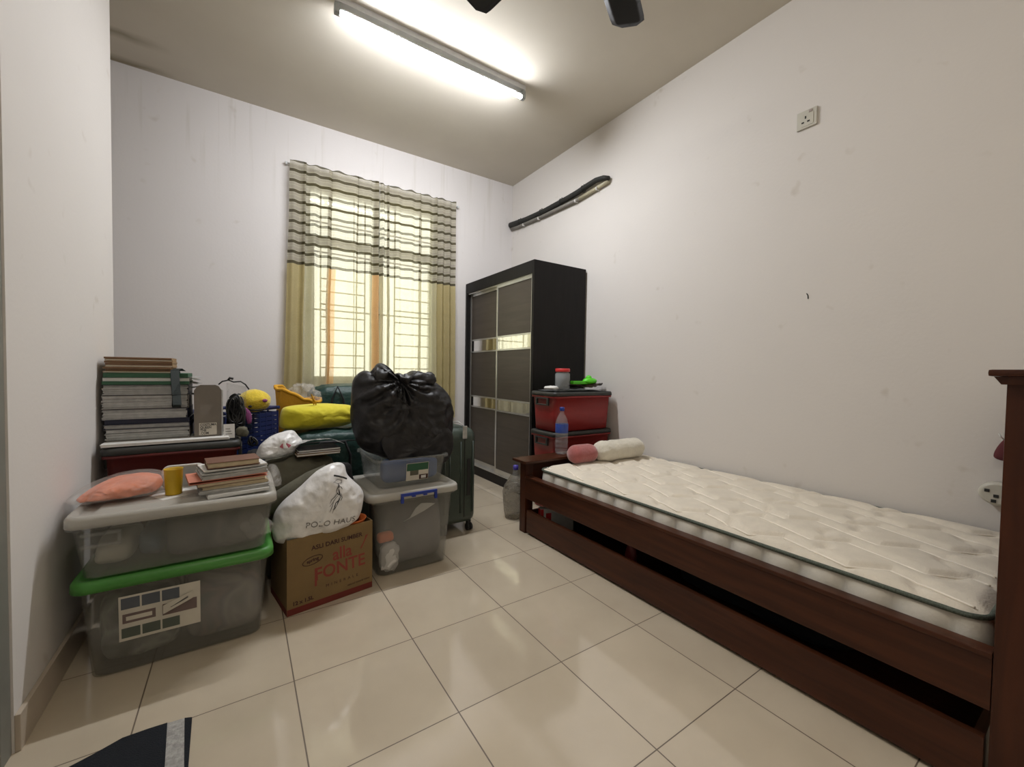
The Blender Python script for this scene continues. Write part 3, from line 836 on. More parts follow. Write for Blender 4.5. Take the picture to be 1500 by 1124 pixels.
M['purple_pl'] = mat('violet_blue_bottle_cap', (0.04, 0.03, 0.26), 0.4)
M['blue_label'] = mat('blue_bottle_label', (0.03, 0.07, 0.33), 0.4)
M['red_lid'] = mat('red_plastic_lid', (0.55, 0.03, 0.03), 0.35)
M['jar'] = clear_plastic('clear_jar_plastic', (0.35, 0.37, 0.38), 0.55, 0.08)
M['lime'] = mat('bright_green_plastic', (0.10, 0.62, 0.02), 0.4)
M['leaf_dark'] = mat('dark_brown_glossy_sheet', (0.035, 0.018, 0.012), 0.35, var=0.5, scale=25)
M['pink_plush'] = mat('dusty_pink_plush', (0.33, 0.09, 0.085), 0.95, sheen=0.5, bump=0.3, bscale=90)
M['cream_plush'] = mat('cream_white_plush', (0.63, 0.59, 0.49), 0.95, sheen=0.4, bump=0.4, bscale=70)
M['net'] = clear_plastic('wrapped_net_plastic', (0.24, 0.21, 0.16), 0.45, 0.4, 0.8)
M['pipe'] = mat('black_pipe_insulation', (0.018, 0.018, 0.015), 0.7, bump=0.2, bscale=60)
M['trunk'] = mat('grey_pipe', (0.20, 0.185, 0.16), 0.55)
M['trunk_cream'] = mat('yellowed_cream_pipe', (0.42, 0.38, 0.26), 0.5)
M['socket'] = mat('ivory_switch_plastic', (0.52, 0.50, 0.43), 0.4, var=0.02)
M['hole'] = mat('dark_socket_hole', (0.02, 0.02, 0.018), 0.8)
M['maroon'] = mat('maroon_cloth', (0.10, 0.018, 0.022), 0.85)
M['rug_dark'] = mat('navy_black_rug_pile', (0.003, 0.005, 0.009), 0.95, bump=0.4, bscale=300)
M['rug_light'] = mat('pale_grey_rug_stripe', (0.33, 0.32, 0.30), 0.95, var=0.25, scale=80, bump=0.4, bscale=200)
M['pale_blue'] = mat('pale_tray_plastic', (0.34, 0.36, 0.36), 0.4)
M['tile_blue'] = mat('blue_grey_picture_print', (0.085, 0.095, 0.11), 0.6)
M['tile_green'] = mat('green_grey_picture_print', (0.085, 0.10, 0.08), 0.6)
M['content_blue'] = mat('slate_blue_cloth', (0.06, 0.10, 0.14), 0.9, bump=0.3, bscale=20)
M['content_dark'] = mat('charcoal_cloth', (0.035, 0.035, 0.042), 0.9, bump=0.3, bscale=20)
M['content_grey'] = mat('mid_grey_cloth', (0.15, 0.14, 0.15), 0.9, bump=0.3, bscale=20)
M['content_cream'] = mat('cream_cloth', (0.52, 0.49, 0.40), 0.9, bump=0.3, bscale=20)
M['content_brown'] = mat('dusky_brown_cloth', (0.16, 0.115, 0.105), 0.9, bump=0.3, bscale=20)

def mixed_cloth(name, cols, scale=9):
    m, nt, p, out = newmat(name); N, L = nt.nodes, nt.links
    tc = N.new('ShaderNodeTexCoord'); nz = N.new('ShaderNodeTexNoise'); nz.inputs['Scale'].default_value = scale; nz.inputs['Detail'].default_value = 1.5; nz.inputs['Distortion'].default_value = 0.5
    L.new(tc.outputs['Object'], nz.inputs['Vector'])
    cr = N.new('ShaderNodeValToRGB'); e = cr.color_ramp.elements
    n = len(cols)
    e[0].position = 0.3; e[0].color = (*cols[0], 1); e[1].position = 0.7; e[1].color = (*cols[-1], 1)
    for i, c in enumerate(cols[1:-1]): q = e.new(0.3 + 0.4 * (i + 1) / (n - 1)); q.color = (*c, 1)
    L.new(nz.outputs[0], cr.inputs[0]); L.new(cr.outputs[0], p.inputs['Base Color']); p.inputs['Roughness'].default_value = 0.9
    return m
M['mixed_a'] = mixed_cloth('mixed_dusky_clothes', [(0.06, 0.06, 0.065), (0.10, 0.095, 0.095), (0.17, 0.125, 0.115), (0.10, 0.09, 0.10), (0.24, 0.21, 0.19), (0.10, 0.10, 0.09)], 7)
M['mixed_b'] = mixed_cloth('mixed_grey_clothes', [(0.05, 0.055, 0.05), (0.13, 0.14, 0.12), (0.28, 0.28, 0.24), (0.10, 0.11, 0.10)], 12)
M['mixed_c'] = mixed_cloth('mixed_dark_clothes', [(0.015, 0.015, 0.022), (0.04, 0.04, 0.045), (0.09, 0.085, 0.075), (0.03, 0.03, 0.035)], 8)
M['mixed_d'] = mixed_cloth('mixed_mauve_grey_clothes', [(0.10, 0.095, 0.10), (0.16, 0.15, 0.155), (0.19, 0.175, 0.18), (0.13, 0.125, 0.13)], 5)

# ------------------------------------------------------------------ storage boxes
def rrect(w, d, r, n=5):
    P = []
    for (cx, cy, a0) in ((w / 2 - r, d / 2 - r, 0), (-w / 2 + r, d / 2 - r, 90), (-w / 2 + r, -d / 2 + r, 180), (w / 2 - r, -d / 2 + r, 270)):
        for k in range(n + 1):
            a = radians(a0 + 90 * k / n); P.append((cx + r * cos(a), cy + r * sin(a)))
    return P

def tub(w0, d0, w1, d1, h, r=0.04, t=0.003, lip=0.012):
    """open tapered tub, wall thickness t, rim turned out by lip"""
    g = G()
    prof = [(0.0, 0.0), (0.03, 0.0)] 
    outer = []
    def R(z, f, grow=0.0): return [(x, y, z) for x, y in rrect(w0 + (w1 - w0) * f + grow * 2, d0 + (d1 - d0) * f + grow * 2, r)]
    rings = [R(0, 0, -0.012), R(0.006, 0.0), R(h * 0.5, 0.5), R(h - 0.014, 0.98), R(h - 0.013, 1, lip), R(h, 1, lip), R(h, 1, -t), R(h * 0.5, 0.5, -t), R(0.006, 0.0, -t - 0.002), R(0.004, 0, -0.014)]
    g.ring_surface(rings)
    return g

def lid(w, d, h, r=0.05, crown=0.006, ridge=True):
    g = G()
    def R(z, grow=0.0): return [(x, y, z) for x, y in rrect(w + grow * 2, d + grow * 2, max(0.01, r + grow))]
    rings = [R(0, -0.004), R(0, 0), R(h * 0.7, -0.001), R(h, -0.008)]
    if ridge: rings += [R(h, -0.022), R(h - 0.008, -0.028), R(h - 0.008, -0.060), R(h + crown - 0.004, -0.075)]
    g.ring_surface(rings)
    return g

# bottom left: clear box with a green lid
t = thing('storage_box', 'clear plastic storage box with a bright green lid standing on the floor', 'storage box', (-0.175, 2.01, 0), 0, 'lidded storage boxes')
obj('tub', tub(0.475, 0.365, 0.52, 0.395, 0.308), M['frost'], t, smooth=False)
obj('lid', lid(0.562, 0.435, 0.036), M['green_lid'], t, loc=(0, 0, 0.301), label='bright green lid')
g = G(); LX, LZ = -0.05, 0.185        # picture label on the front face
def onfront(x0, z0, x1, z1, off, th=0.0006):
    # front face leans outward towards the top
    def yy(z): return -(0.365 + (0.395 - 0.365) * z / 0.308) / 2 - off
    g.prism([(yy(z0) - th, z0), (yy(z1) - th, z1), (yy(z1), z1), (yy(z0), z0)], 'x', x0, x1)
onfront(-0.163, 0.108, 0.052, 0.262, 0.0005); lab = obj('picture_label', g, M['label_cream'], t, label='paper label printed with small pictures')
for i in range(3):
    g = G(); onfront(-0.157 + i * 0.052, 0.217, -0.110 + i * 0.052, 0.255, 0.0012); obj('picture', g, M['tile_blue'], lab)
    g = G(); onfront(-0.157 + i * 0.052, 0.118, -0.110 + i * 0.052, 0.152, 0.0012); obj('picture', g, M['tile_green'], lab)
g = G(); onfront(-0.154, 0.168, -0.070, 0.200, 0.0012); obj('red_emblem', g, M['content_brown'], lab)
g = G(); onfront(-0.145, 0.177, -0.079, 0.191, 0.0020); obj('red_emblem', g, M['label_cream'], lab)
g = G(); onfront(-0.052, 0.165, 0.042, 0.205, 0.0012); obj('red_emblem', g, M['content_brown'], lab)
g = G(); g.prism([(-0.05, 0.172), (0.030, 0.206), (0.030, 0.232), (-0.05, 0.202)], 'y', -0.1985, -0.1975); obj('price_tag', g, M['label_cream'], lab)
g = G()
for k in range(3): g.prism([(-0.03 + k * 0.012, 0.190 + k * 0.006), (0.018, 0.211 + k * 0.002), (0.018, 0.2135 + k * 0.002), (-0.03 + k * 0.012, 0.1925 + k * 0.006)], 'y', -0.1990, -0.1986)
obj('scribble', g, M['grey_ink'], lab)
def stuffing(name, label, cat, size, c, m, seed, **k):
    kw = dict(n=40, e1=0.6, e2=0.5, amp=0.02, f=9, lump=0.02); kw.update(k)
    o = obj(name, blob(size, seed=seed, **kw), m, loc=c); return tag(o, label, cat)
stuffing('folded_clothes', 'dusky brown clothes bundled inside the green-lidded box, right side', 'clothes', (0.245, 0.33, 0.265), (-0.055, 2.01, 0.015), M['mixed_a'], 2.0, e1=0.35, e2=0.35, amp=0.012, lump=0.008)
stuffing('folded_clothes', 'grey-green clothes bundled inside the green-lidded box, left side', 'clothes', (0.215, 0.33, 0.24), (-0.295, 2.01, 0.015), M['mixed_b'], 5.0, e1=0.35, e2=0.35, amp=0.012, lump=0.008)
# top left: clear box with milky lid
t = thing('storage_box', 'clear plastic box with a milky lid, stacked on the green-lidded box', 'storage box', (-0.172, 1.985, 0.3425), 0, 'lidded storage boxes')
obj('tub', tub(0.50, 0.375, 0.545, 0.405, 0.182), M['frost'], t)
obj('lid', lid(0.575, 0.44, 0.036, crown=0.006), M['frost_lid'], t, loc=(0, 0, 0.176))
g = G()
g.box((-0.245, -0.2085, 0.108), (-0.150, -0.1985, 0.118), 0.004); g.box((-0.245, -0.2095, 0.146), (-0.150, -0.1995, 0.156), 0.004); g.box((-0.160, -0.209, 0.1185), (-0.150, -0.199, 0.1455), 0.003)
obj('hand_grip', g, M['frost'], t)
stuffing('folded_clothes', 'charcoal clothes inside the upper left clear box, middle and right', 'clothes', (0.31, 0.33, 0.150), (-0.068, 1.985, 0.352), M['mixed_c'], 1.0, amp=0.010, e1=0.3, e2=0.3, lump=0.006)
stuffing('folded_clothes', 'cream cloth pressed into the left corner of the upper clear box', 'clothes', (0.10, 0.26, 0.085), (-0.36, 1.97, 0.355), M['content_cream'], 7.0, amp=0.01, lump=0.01)
stuffing('folded_clothes', 'slate blue cloth inside the upper left clear box, beside the cream one', 'clothes', (0.075, 0.25, 0.10), (-0.265, 1.98, 0.355), M['content_blue'], 8.0, amp=0.01, lump=0.01)
g = G(); 
for i, (x, z, r) in enumerate(((0.045, 0.02, 0.028), (0.085, 0.03, 0.03), (0.06, 0.07, 0.024), (0.02, 0.055, 0.02))):
    blob((r * 2, r * 1.6, r * 2), n=16, amp=0.006, f=30, seed=i, g=g, c=(x, 0, z), keep_base=False)
tag(obj('crumpled_wrapping', g, M['clearbag'], loc=(-0.01, 1.822, 0.355)), 'pale crumpled wrapping pressed to the front right corner of the upper left box', 'wrapping')

# middle: tall clear box with blue handle, and the open box on it
t = thing('storage_box', 'tall clear storage box with a blue clip handle, beside the carton', 'storage box', (0.742, 2.20, 0), radians(0), 'lidded storage boxes')
obj('tub', tub(0.365, 0.385, 0.425, 0.42, 0.386), M['frost'], t)
obj('lid', lid(0.485, 0.455, 0.036), M['frost_lid'], t, loc=(0, 0, 0.384))
g = G(); 
g.box((-0.085, -0.238, 0.398), (0.105, -0.226, 0.412), 0.003)
for x in (-0.085, 0.091): g.box((x, -0.238, 0.365), (x + 0.014, -0.224, 0.3975), 0.003)
for x in (-0.03, 0.03): g.box((x, -0.2385, 0.390), (x + 0.02, -0.227, 0.3975), 0.002)
obj('handle', g, M['blue_pl'], t, label='cobalt blue clip handle')
stuffing('folded_clothes', 'mid grey clothes filling the tall clear box with the blue handle', 'clothes', (0.325, 0.325, 0.345), (0.755, 2.215, 0.012), M['mixed_d'], 3.0, e1=0.3, e2=0.3, amp=0.010, lump=0.006)
o = stuffing('folded_clothes', 'peach cloth showing low at the left in the tall clear box', 'clothes', (0.08, 0.04, 0.05), (0.60, 2.035, 0.165), M['orange_cloth'], 4.0, amp=0.006, lump=0.005)
g = blob((0.10, 0.05, 0.15), n=30, amp=0.02, f=20, seed=4, e1=0.7, e2=0.7)
tag(obj('crumpled_plastic_bag', g, M['white_poly'], loc=(0.622, 2.032, 0.008)), 'white crumpled bag at the bottom left inside the tall clear box', 'plastic bag')
g = G().prism([(-0.075, 0.255), (-0.04, 0.27), (-0.01, 0.315), (0.02, 0.335), (0.06, 0.330), (0.095, 0.322), (0.04, 0.295)], 'y', -0.188, -0.184)
tag(obj('folded_paper', g, M['paper'], loc=(0.76, 2.20, 0)), 'white sheet pressed against the front inside the tall clear box', 'paper')
t = thing('open_storage_box', 'open blue-tinted plastic box standing on the tall clear box, under the black bag', 'storage box', (0.745, 2.225, 0.4225))
obj('tub', tub(0.345, 0.34, 0.375, 0.375, 0.152, lip=0.014), M['frost'], t)
g = G()
def onf(x0, z0, x1, z1, off, th=0.0006):
    def yy(z): return -(0.34 + 0.035 * z / 0.152) / 2 - off
    g.prism([(yy(z0) - th, z0), (yy(z1) - th, z1), (yy(z1), z1), (yy(z0), z0)], 'x', x0, x1)
onf(-0.035, 0.028, 0.085, 0.120, 0.0005); st = obj('sticker', g, M['label_cream'], t, label='green and white sticker')
for (a, b, c_, d_, mm) in ((-0.033, 0.080, 0.083, 0.118, 'green_card'), (0.035, 0.03, 0.083, 0.055, 'print_dark'), (-0.015, 0.055, 0.03, 0.08, 'olive'), (0.045, 0.035, 0.072, 0.05, 'paper')):
    g = G(); onf(a, b, c_, d_, 0.0012 if mm != 'paper' else 0.002); obj('sticker_print', g, M[mm], st)
stuffing('blue_bag', 'blue bag of things inside the open box under the black sack', 'bag', (0.30, 0.08, 0.115), (0.748, 2.112, 0.443), mat('cornflower_blue_film', (0.05, 0.12, 0.33), 0.5, bump=0.2, bscale=15), 6.0, e1=0.35, e2=0.3, amp=0.008, lump=0.004)

# black bin liner on top
ol = [(0.489, 0.753), (0.487, 0.84), (0.490, 0.908), (0.505, 0.980), (0.545, 1.018), (0.592, 1.012), (0.612, 1.050), (0.632, 1.060), (0.66, 1.045), (0.690, 0.998), (0.730, 1.008), (0.765, 0.995), (0.806, 1.022), (0.85, 1.010), (0.897, 0.978), (0.96, 0.935), (1.010, 0.88), (1.038, 0.801), (1.044, 0.70), (1.025, 0.60), (0.98, 0.535), (0.90, 0.515), (0.80, 0.500), (0.70, 0.520), (0.62, 0.560), (0.545, 0.600), (0.508, 0.66)]
ol = [(x + 0.016 * (x - 0.75) * 2, z) for x, z in ol]
g = inflate(ol, 2.235, 0.155, 0.15, amp=0.030, f=8.5, seed=11, rings=30, power=3.0, n=190, knot=(0.70, 0.965, 0.20), knot_amp=0.045, knot_n=15)
o = obj('bin_bag', g, M['black_poly']); tag(o, 'bulging black bin bag gathered at the top, on the open blue-tinted box', 'bin bag')
g = inflate([(0.60, 0.66), (0.63, 0.57), (0.69, 0.505), (0.76, 0.490), (0.84, 0.492), (0.92, 0.50), (0.98, 0.54), (1.0, 0.62), (0.97, 0.70), (0.80, 0.76), (0.66, 0.74)], 2.105, 0.016, 0.03, amp=0.016, f=12, seed=3, rings=12, n=90, power=2.0)
obj('hanging_fold', g, M['black_poly'], o)
for i, (x, z, sx, sz, yy) in enumerate(((0.615, 0.965, 0.12, 0.10, 2.17), (0.72, 0.955, 0.075, 0.075, 2.13), (0.84, 0.955, 0.16, 0.08, 2.17))):
    g = blob((sx, 0.11, sz), n=36, amp=0.03, f=14, seed=20 + i, e1=0.9, e2=0.9, keep_base=False)
    obj('gathered_top', g, M['black_poly'], o, loc=(x, yy, z - sz / 2 + 0.02))

# ------------------------------------------------------------------ carton, shopping bag
t = thing('cardboard_carton', 'brown water-bottle carton printed in red, on the floor between the boxes', 'carton', (0.155, 1.884, 0), radians(9.6))
CW, CD, CH = 0.364, 0.255, 0.318
g = G()
g.box((0, 0, 0), (CW, 0.004, CH), 0.0008); g.box((0, CD - 0.004, 0), (CW, CD, CH), 0.0008)
g.box((0, 0.0042, 0), (0.004, CD - 0.0042, CH), 0.0008); g.box((CW - 0.004, 0.0042, 0), (CW, CD - 0.0042, CH), 0.0008); g.box((0.0042, 0.0042, 0.001), (CW - 0.0042, CD - 0.0042, 0.006))
obj('carton_walls', g, M['carton'], t)
g = G().box((0.001, -0.0008, 0.002), (CW - 0.001, -0.0002, 0.028)); g.box((-0.0008, 0.001, 0.002), (-0.0002, CD - 0.001, 0.028)); obj('red_band', g, M['stripe_red'], t)
def ctext(txt, size, x, z, m, rot=0.0, sc=(1, 1), **k):
    return text('printed_lettering', txt, size, M[m], t, Matrix.Translation((x, -0.0006, z)) @ FRONT @ Matrix.Rotation(rot, 4, 'Z') @ Matrix.Diagonal((sc[0], sc[1], 1, 1)), thick=0.0002, **k)
ctext('ASLI DARI SUMBER', 0.0265, 0.205, 0.262, 'print_dark', 0.02, bold=0.0006)
ctext('alla', 0.066, 0.225, 0.205, 'print_red', 0.03, (1, 1.15), bold=0.0012)
ctext('FONTE', 0.070, 0.218, 0.142, 'print_red', 0.03, (1, 1.1), bold=0.0012)
g = G()
g.prism([(0.108, 0.092), (0.117, 0.092), (0.117, 0.170), (0.108, 0.170)], 'y', -0.0010, -0.0004); obj('printed_stem', g, M['print_red'], t); g = G(); g.prism([(0.305, 0.20), (0.312, 0.20), (0.335, 0.245), (0.342, 0.26), (0.33, 0.255), (0.327, 0.240)], 'y', -0.0010, -0.0004)
obj('printed_flourish', g, M['print_red'], t)
ctext('M I N E R A L E', 0.018, 0.225, 0.080, 'print_dark', 0.03, spacing=1.2)
ctext('12 x 1.5L', 0.022, 0.062, 0.046, 'print_dark', 0.02, bold=0.0008)
ctext('natural mineral water', 0.012, 0.30, 0.050, 'print_dark', 0.03)
g = G()
pts = [(0.100 + 0.040 * cos(a), -0.0008, 0.208 + 0.017 * sin(a) + 0.006 * cos(a)) for a in [k * tau / 40 for k in range(41)]]
g.tube(pts, 0.0014, 5); obj('printed_oval', g, M['print_dark'], t)
ctext('spring', 0.020, 0.100, 0.209, 'print_dark', 0.14, bold=0.0006)

bag_ol = [(0.108, 0.328), (0.112, 0.408), (0.150, 0.462), (0.211, 0.512), (0.277, 0.572), (0.345, 0.600), (0.388, 0.590), (0.404, 0.540), (0.462, 0.474), (0.474, 0.430), (0.458, 0.352), (0.430, 0.322), (0.376, 0.300), (0.264, 0.283), (0.172, 0.280), (0.125, 0.292)]
bag_ol = [(x, z + 0.004) for x, z in bag_ol]
g = inflate(bag_ol, 1.955, 0.080, 0.05, amp=0.015, f=9.5, seed=2.0, rings=22, power=2.6, n=150)
me_bag = g.mesh('shopping_bag')
o = obj('shopping_bag', me_bag, M['white_poly'], smooth=True)
tag(o, 'white plastic shopping bag with a black rider logo, lying on the carton', 'shopping bag')
def bagmark(name, me, m):
    drape_on(me, me_bag, 0.0015)
    return obj(name, me, m, o)
me = text_mesh('POLO HAUS', 0.036, thick=0.0, spacing=1.05)
me.transform(Matrix.Translation((0.325, 1.8, 0.362)) @ FRONT @ Matrix.Rotation(radians(-4), 4, 'Z')); bagmark('printed_name', me, M['grey_ink'])
def stroke(pts, w):
    """flat brush stroke in the xz plane"""
    g = G(); P = [Vector((p[0], p[1])) for p in pts]
    Q = []
    for a, b in zip(P[:-1], P[1:]):
        for k in range(4): Q.append(a + (b - a) * k / 4)
    Q.append(P[-1])
    L_, R_ = [], []
    for i, p in enumerate(Q):
        d = (Q[min(i + 1, len(Q) - 1)] - Q[max(i - 1, 0)]).normalized(); n = Vector((-d.y, d.x)); ww = w * (0.35 + 0.65 * sin(pi * (i + 0.5) / len(Q)))
        L_.append(g.b.verts.new((p.x + n.x * ww, 1.7, p.y + n.y * ww))); R_.append(g.b.verts.new((p.x - n.x * ww, 1.7, p.y - n.y * ww)))
    for i in range(len(Q) - 1): g.b.faces.new((L_[i], L_[i + 1], R_[i + 1], R_[i]))
    return g.mesh('stroke', False)
LG = [([(0, 112), (25, 122), (52, 114), (50, 104), (20, 108), (2, 116)], 1.4), ([(28, 106), (34, 96), (30, 86)], 3.2), ([(30, 98), (22, 88), (18, 74)], 3), ([(34, 94), (46, 90), (52, 82)], 2.2),
      ([(30, 86), (34, 70), (40, 56)], 4.5), ([(18, 74), (26, 66), (34, 62)], 3.2), ([(26, 72), (6, 58), (-12, 50), (-22, 36)], 2.4), ([(28, 62), (8, 50), (-10, 36), (-24, 26)], 1.8),
      ([(40, 58), (30, 44), (12, 36), (0, 22)], 3), ([(38, 54), (24, 36), (10, 20), (-6, 12)], 2), ([(44, 68), (48, 50), (38, 40)], 2.4), ([(0, 40), (-14, 20), (-22, 4)], 2.2), ([(12, 36), (2, 16), (-8, -4)], 2), ([(34, 58), (18, 30), (2, 10)], 1.4)]
for pts, wd in LG:
    bagmark('rider_logo', stroke([(0.332 + x * 0.00072, 0.408 + y * 0.00112) for x, y in pts], wd * 0.0006), M['ink'])
g = G().tube([(0.335, 1.885, 0.565), (0.35, 1.872, 0.563), (0.37, 1.872, 0.555), (0.385, 1.885, 0.545)], 0.004, 6); obj('handle_cord', g, M['ink'], o)

g = blob((0.115, 0.15, 0.20), n=36, amp=0.02, f=12, seed=9, e1=0.7, e2=0.8); tag(obj('bundled_cloth', g, M['brown_cloth'], loc=(0.42, 2.07, 0.22), rz=0.1), 'brown cloth bundle stuffed in the right end of the carton', 'cloth')
t2 = G().lathe([(0.030, 0), (0.034, 0.004), (0.052, 0.035), (0.060, 0.05), (0.062, 0.055), (0.057, 0.05), (0.048, 0.034), (0.03, 0.006)], seg=32, sx=1.0, sy=1.0)
tag(obj('plastic_bowl', t2, M['orange_pl'], loc=(0.435, 1.995, 0.275), smooth=True), 'orange plastic bowl poking out at the right end of the carton', 'bowl')

# ------------------------------------------------------------------ on the upper left box (lid top z ~0.556)
LT = 0.5545
g = inflate([(-0.470, 0.560), (-0.455, 0.580), (-0.420, 0.605), (-0.375, 0.622), (-0.300, 0.628), (-0.255, 0.612), (-0.245, 0.585), (-0.262, 0.566), (-0.33, 0.558), (-0.42, 0.556)], 2.0, 0.120, 0.10, amp=0.026, f=13, seed=4, rings=14, n=100, power=2.2)
o = obj('orange_cloth_packet', g, M['orange_cloth']); o.location.z = 0.001
tag(o, 'peach-orange cloth in a clear bag on the upper left storage box', 'clothes packet')
g = inflate([(-0.492, 0.558), (-0.480, 0.582), (-0.440, 0.610), (-0.375, 0.632), (-0.300, 0.638), (-0.240, 0.622), (-0.225, 0.585), (-0.238, 0.562), (-0.33, 0.556), (-0.42, 0.555)], 2.0, 0.150, 0.13, amp=0.018, f=11, seed=9, rings=14, n=110, power=2.2)
obj('clear_wrapper', g, M['clearbag'], o)
t = thing('plastic_tray', 'pale plastic tray standing on edge behind the yellow cup', 'tray', (-0.185, 2.03, LT))
obj('tray_panel', G().prism(rrect(0.125, 0.085, 0.02), 'y', 0, 0.004), M['pale_blue'], t, loc=(0, 0, 0.0425))
g = G().tube([(x, 0.002, z + 0.0425) for x, z in rrect(0.125, 0.085, 0.02) + rrect(0.125, 0.085, 0.02)[:1]], 0.0045, 6); obj('tray_rim', g, M['paper'], t)
for v in t.children[0].data.vertices: pass
g = G().lathe([(0.001, 0.003), (0.022, 0.002), (0.024, 0.0), (0.0245, 0.004), (0.028, 0.092), (0.029, 0.094), (0.0265, 0.092), (0.023, 0.006), (0.001, 0.005)], seg=32)
tag(obj('plastic_cup', g, M['yellow_pl'], loc=(-0.206, 1.925, LT + 0.003), smooth=True), 'yellow plastic cup between the orange packet and the pile of books', 'cup')
g = G().box((-0.055, -0.05, 0), (0.06, 0.055, 0.0022), 0, rz=0.5); tag(obj('folded_leaflet', g, M['paper'], loc=(-0.205, 1.925, LT)), 'white leaflet lying flat under the yellow cup', 'leaflet')

def book(w, d, h, cover, pages, name, label, loc, rz, cat='book', tilt=(0, 0), group='books on the upper left storage box', soft=False):
    t = thing(name, label, cat, loc, rz, group); t.rotation_euler = (tilt[0], tilt[1], rz)
    c = 0.0016 if soft else 0.0026
    g = G().box((-w / 2, -d / 2, 0), (w / 2, d / 2, c), 0.0006); g.box((-w / 2, -d / 2, h - c), (w / 2, d / 2, h), 0.0006); g.box((-w / 2, d / 2 - c, c), (w / 2, d / 2, h - c))
    obj('cover', g, cover, t)
    i = 0.001 if soft else 0.004
    g = G().box((-w / 2 + i, -d / 2 + i, c), (w / 2 - i, d / 2 - c, h - c)); obj('pages', g, pages, t)
    return t
def sheaf(w, d, h, m, name, label, loc, rz, cat='magazine', tilt=(0, 0), group='books on the upper left storage box', curl=0.006, seed=0):
    g = G(); n = max(2, int(h / 0.004)); random.seed(seed)
    for k in range(n):
        dx, dy = random.uniform(-.003, .003), random.uniform(-.003, .003); z0 = h * k / n; z1 = h * (k + 0.86) / n; a = random.uniform(-.02, .02)
        bz = [[(x, y) for x, y in ((-w / 2, -d / 2), (w / 2, -d / 2), (w / 2, d / 2), (-w / 2, d / 2))]]
        g.box((-w / 2 + dx, -d / 2 + dy, z0), (w / 2 + dx, d / 2 + dy, z1), 0, rz=a)
    bmesh.ops.subdivide_edges(g.b, edges=[e for e in g.b.edges if e.calc_length() > 0.05], cuts=6)
    for v in g.b.verts: v.co.z += curl * (abs(v.co.x) / (w / 2)) ** 3 * (1 if v.co.x > 0 else 0.4) * (v.co.z / h if h else 0) 
    o = obj(name, g, m, loc=loc); o.rotation_euler = (tilt[0], tilt[1], rz)
    return tag(o, label, cat, group)
bx, by = -0.032, 1.905
B = 'books on the upper left storage box'
sheaf(0.19, 0.13, 0.012, M['paper'], 'paper_pad', 'white pad at the very bottom of the book pile, front right', (bx + 0.02, by - 0.035, LT), 0.14, 'paper', seed=1, curl=0)
sheaf(0.215, 0.15, 0.014, M['paper_grey'], 'magazine', 'greyish magazine second from the bottom of the book pile', (bx + 0.008, by - 0.01, LT + 0.0125), 0.10, seed=2, curl=0)
sheaf(0.205, 0.145, 0.012, M['cream_paper'], 'magazine', 'cream-edged magazine third from the bottom of the book pile', (bx + 0.012, by, LT + 0.027), 0.12, seed=3, curl=0)
book(0.21, 0.15, 0.013, M['brown_cover'], M['cream_paper'], 'exercise_book', 'dark brown covered book under the pink folder', (bx - 0.005, by, LT + 0.0395), 0.16, soft=True)
g = G(); g.box((-0.12, -0.08, 0), (0.12, 0.08, 0.0015)); g.box((-0.12, -0.08, 0.009), (0.12, 0.08, 0.0105)); g.box((-0.1215, -0.08, 0), (-0.12, 0.08, 0.0105))
t = obj('pink_folder', g, M['pink_card'], loc=(bx - 0.012, by, LT + 0.053), rz=0.15); tag(t, 'salmon pink card folder in the middle of the book pile', 'folder', B)
sheaf(0.205, 0.145, 0.022, M['paper_grey'], 'magazine', 'thick grey-white magazine on top of the pink folder', (bx + 0.004, by - 0.002, LT + 0.064), 0.17, seed=5, curl=0.003)
sheaf(0.20, 0.14, 0.008, M['paper'], 'loose_papers', 'loose white papers under the topmost brown book', (bx + 0.006, by + 0.003, LT + 0.0895), 0.20, 'paper', seed=6, curl=0.003)
book(0.165, 0.115, 0.022, M['brown_cover'], M['cream_paper'], 'paperback_book', 'thick brown paperback with cream pages, topmost of the book pile', (bx + 0.005, by - 0.015, LT + 0.101), 0.13)
g = inflate([(0.078, 0.555), (0.082, 0.60), (0.095, 0.632), (0.118, 0.630), (0.132, 0.60), (0.134, 0.555), (0.120, 0.528), (0.1185, 0.50), (0.1175, 0.555)][:6] , 1.90, 0.09, 0.08, amp=0.016, f=16, seed=6, rings=12, n=60)
tag(obj('crumpled_clear_bag', g, M['clearbag']), 'crumpled clear plastic bag at the right edge of the upper left box, beside the books', 'plastic bag')

# ------------------------------------------------------------------ red bins, left, with the pile of files
def bin_(w0, d0, w1, d1, h, name_lab, cat, loc, m, rz=0, grip='front', grp=None):
    t = thing('storage_bin', name_lab, cat, loc, rz, grp)
    obj('bin_body', tub(w0, d0, w1, d1, h, r=0.03), m, t)
    obj('lid', lid(w1 + 0.032, d1 + 0.032, 0.030, r=0.035), M['bin_lid'], t, loc=(0, 0, h + 0.001), label='charcoal lid')
    for s in (-1, 1):
        g = G(); x = s * (w1 / 2 + 0.004)
        xs = sorted((x, x + s * 0.016))
        g.box((xs[0], -0.075, h - 0.022), (xs[1], 0.075, h - 0.012), 0.003)
        g.box((xs[0], -0.075, h - 0.070), (xs[1], -0.058, h - 0.0225), 0.003); g.box((xs[0], 0.058, h - 0.070), (xs[1], 0.075, h - 0.0225), 0.003)
        g.box((xs[0], -0.0575, h - 0.070), (xs[1], 0.0575, h - 0.060), 0.003)
        obj('grip', g, M['bin_lid'], t)
    return t
bin_(0.43, 0.32, 0.445, 0.335, 0.305, 'dark red bin at the floor, hidden below the bin with the files', 'storage bin', (-0.240, 2.47, 0), M['red_bin'], grp='red storage bins')
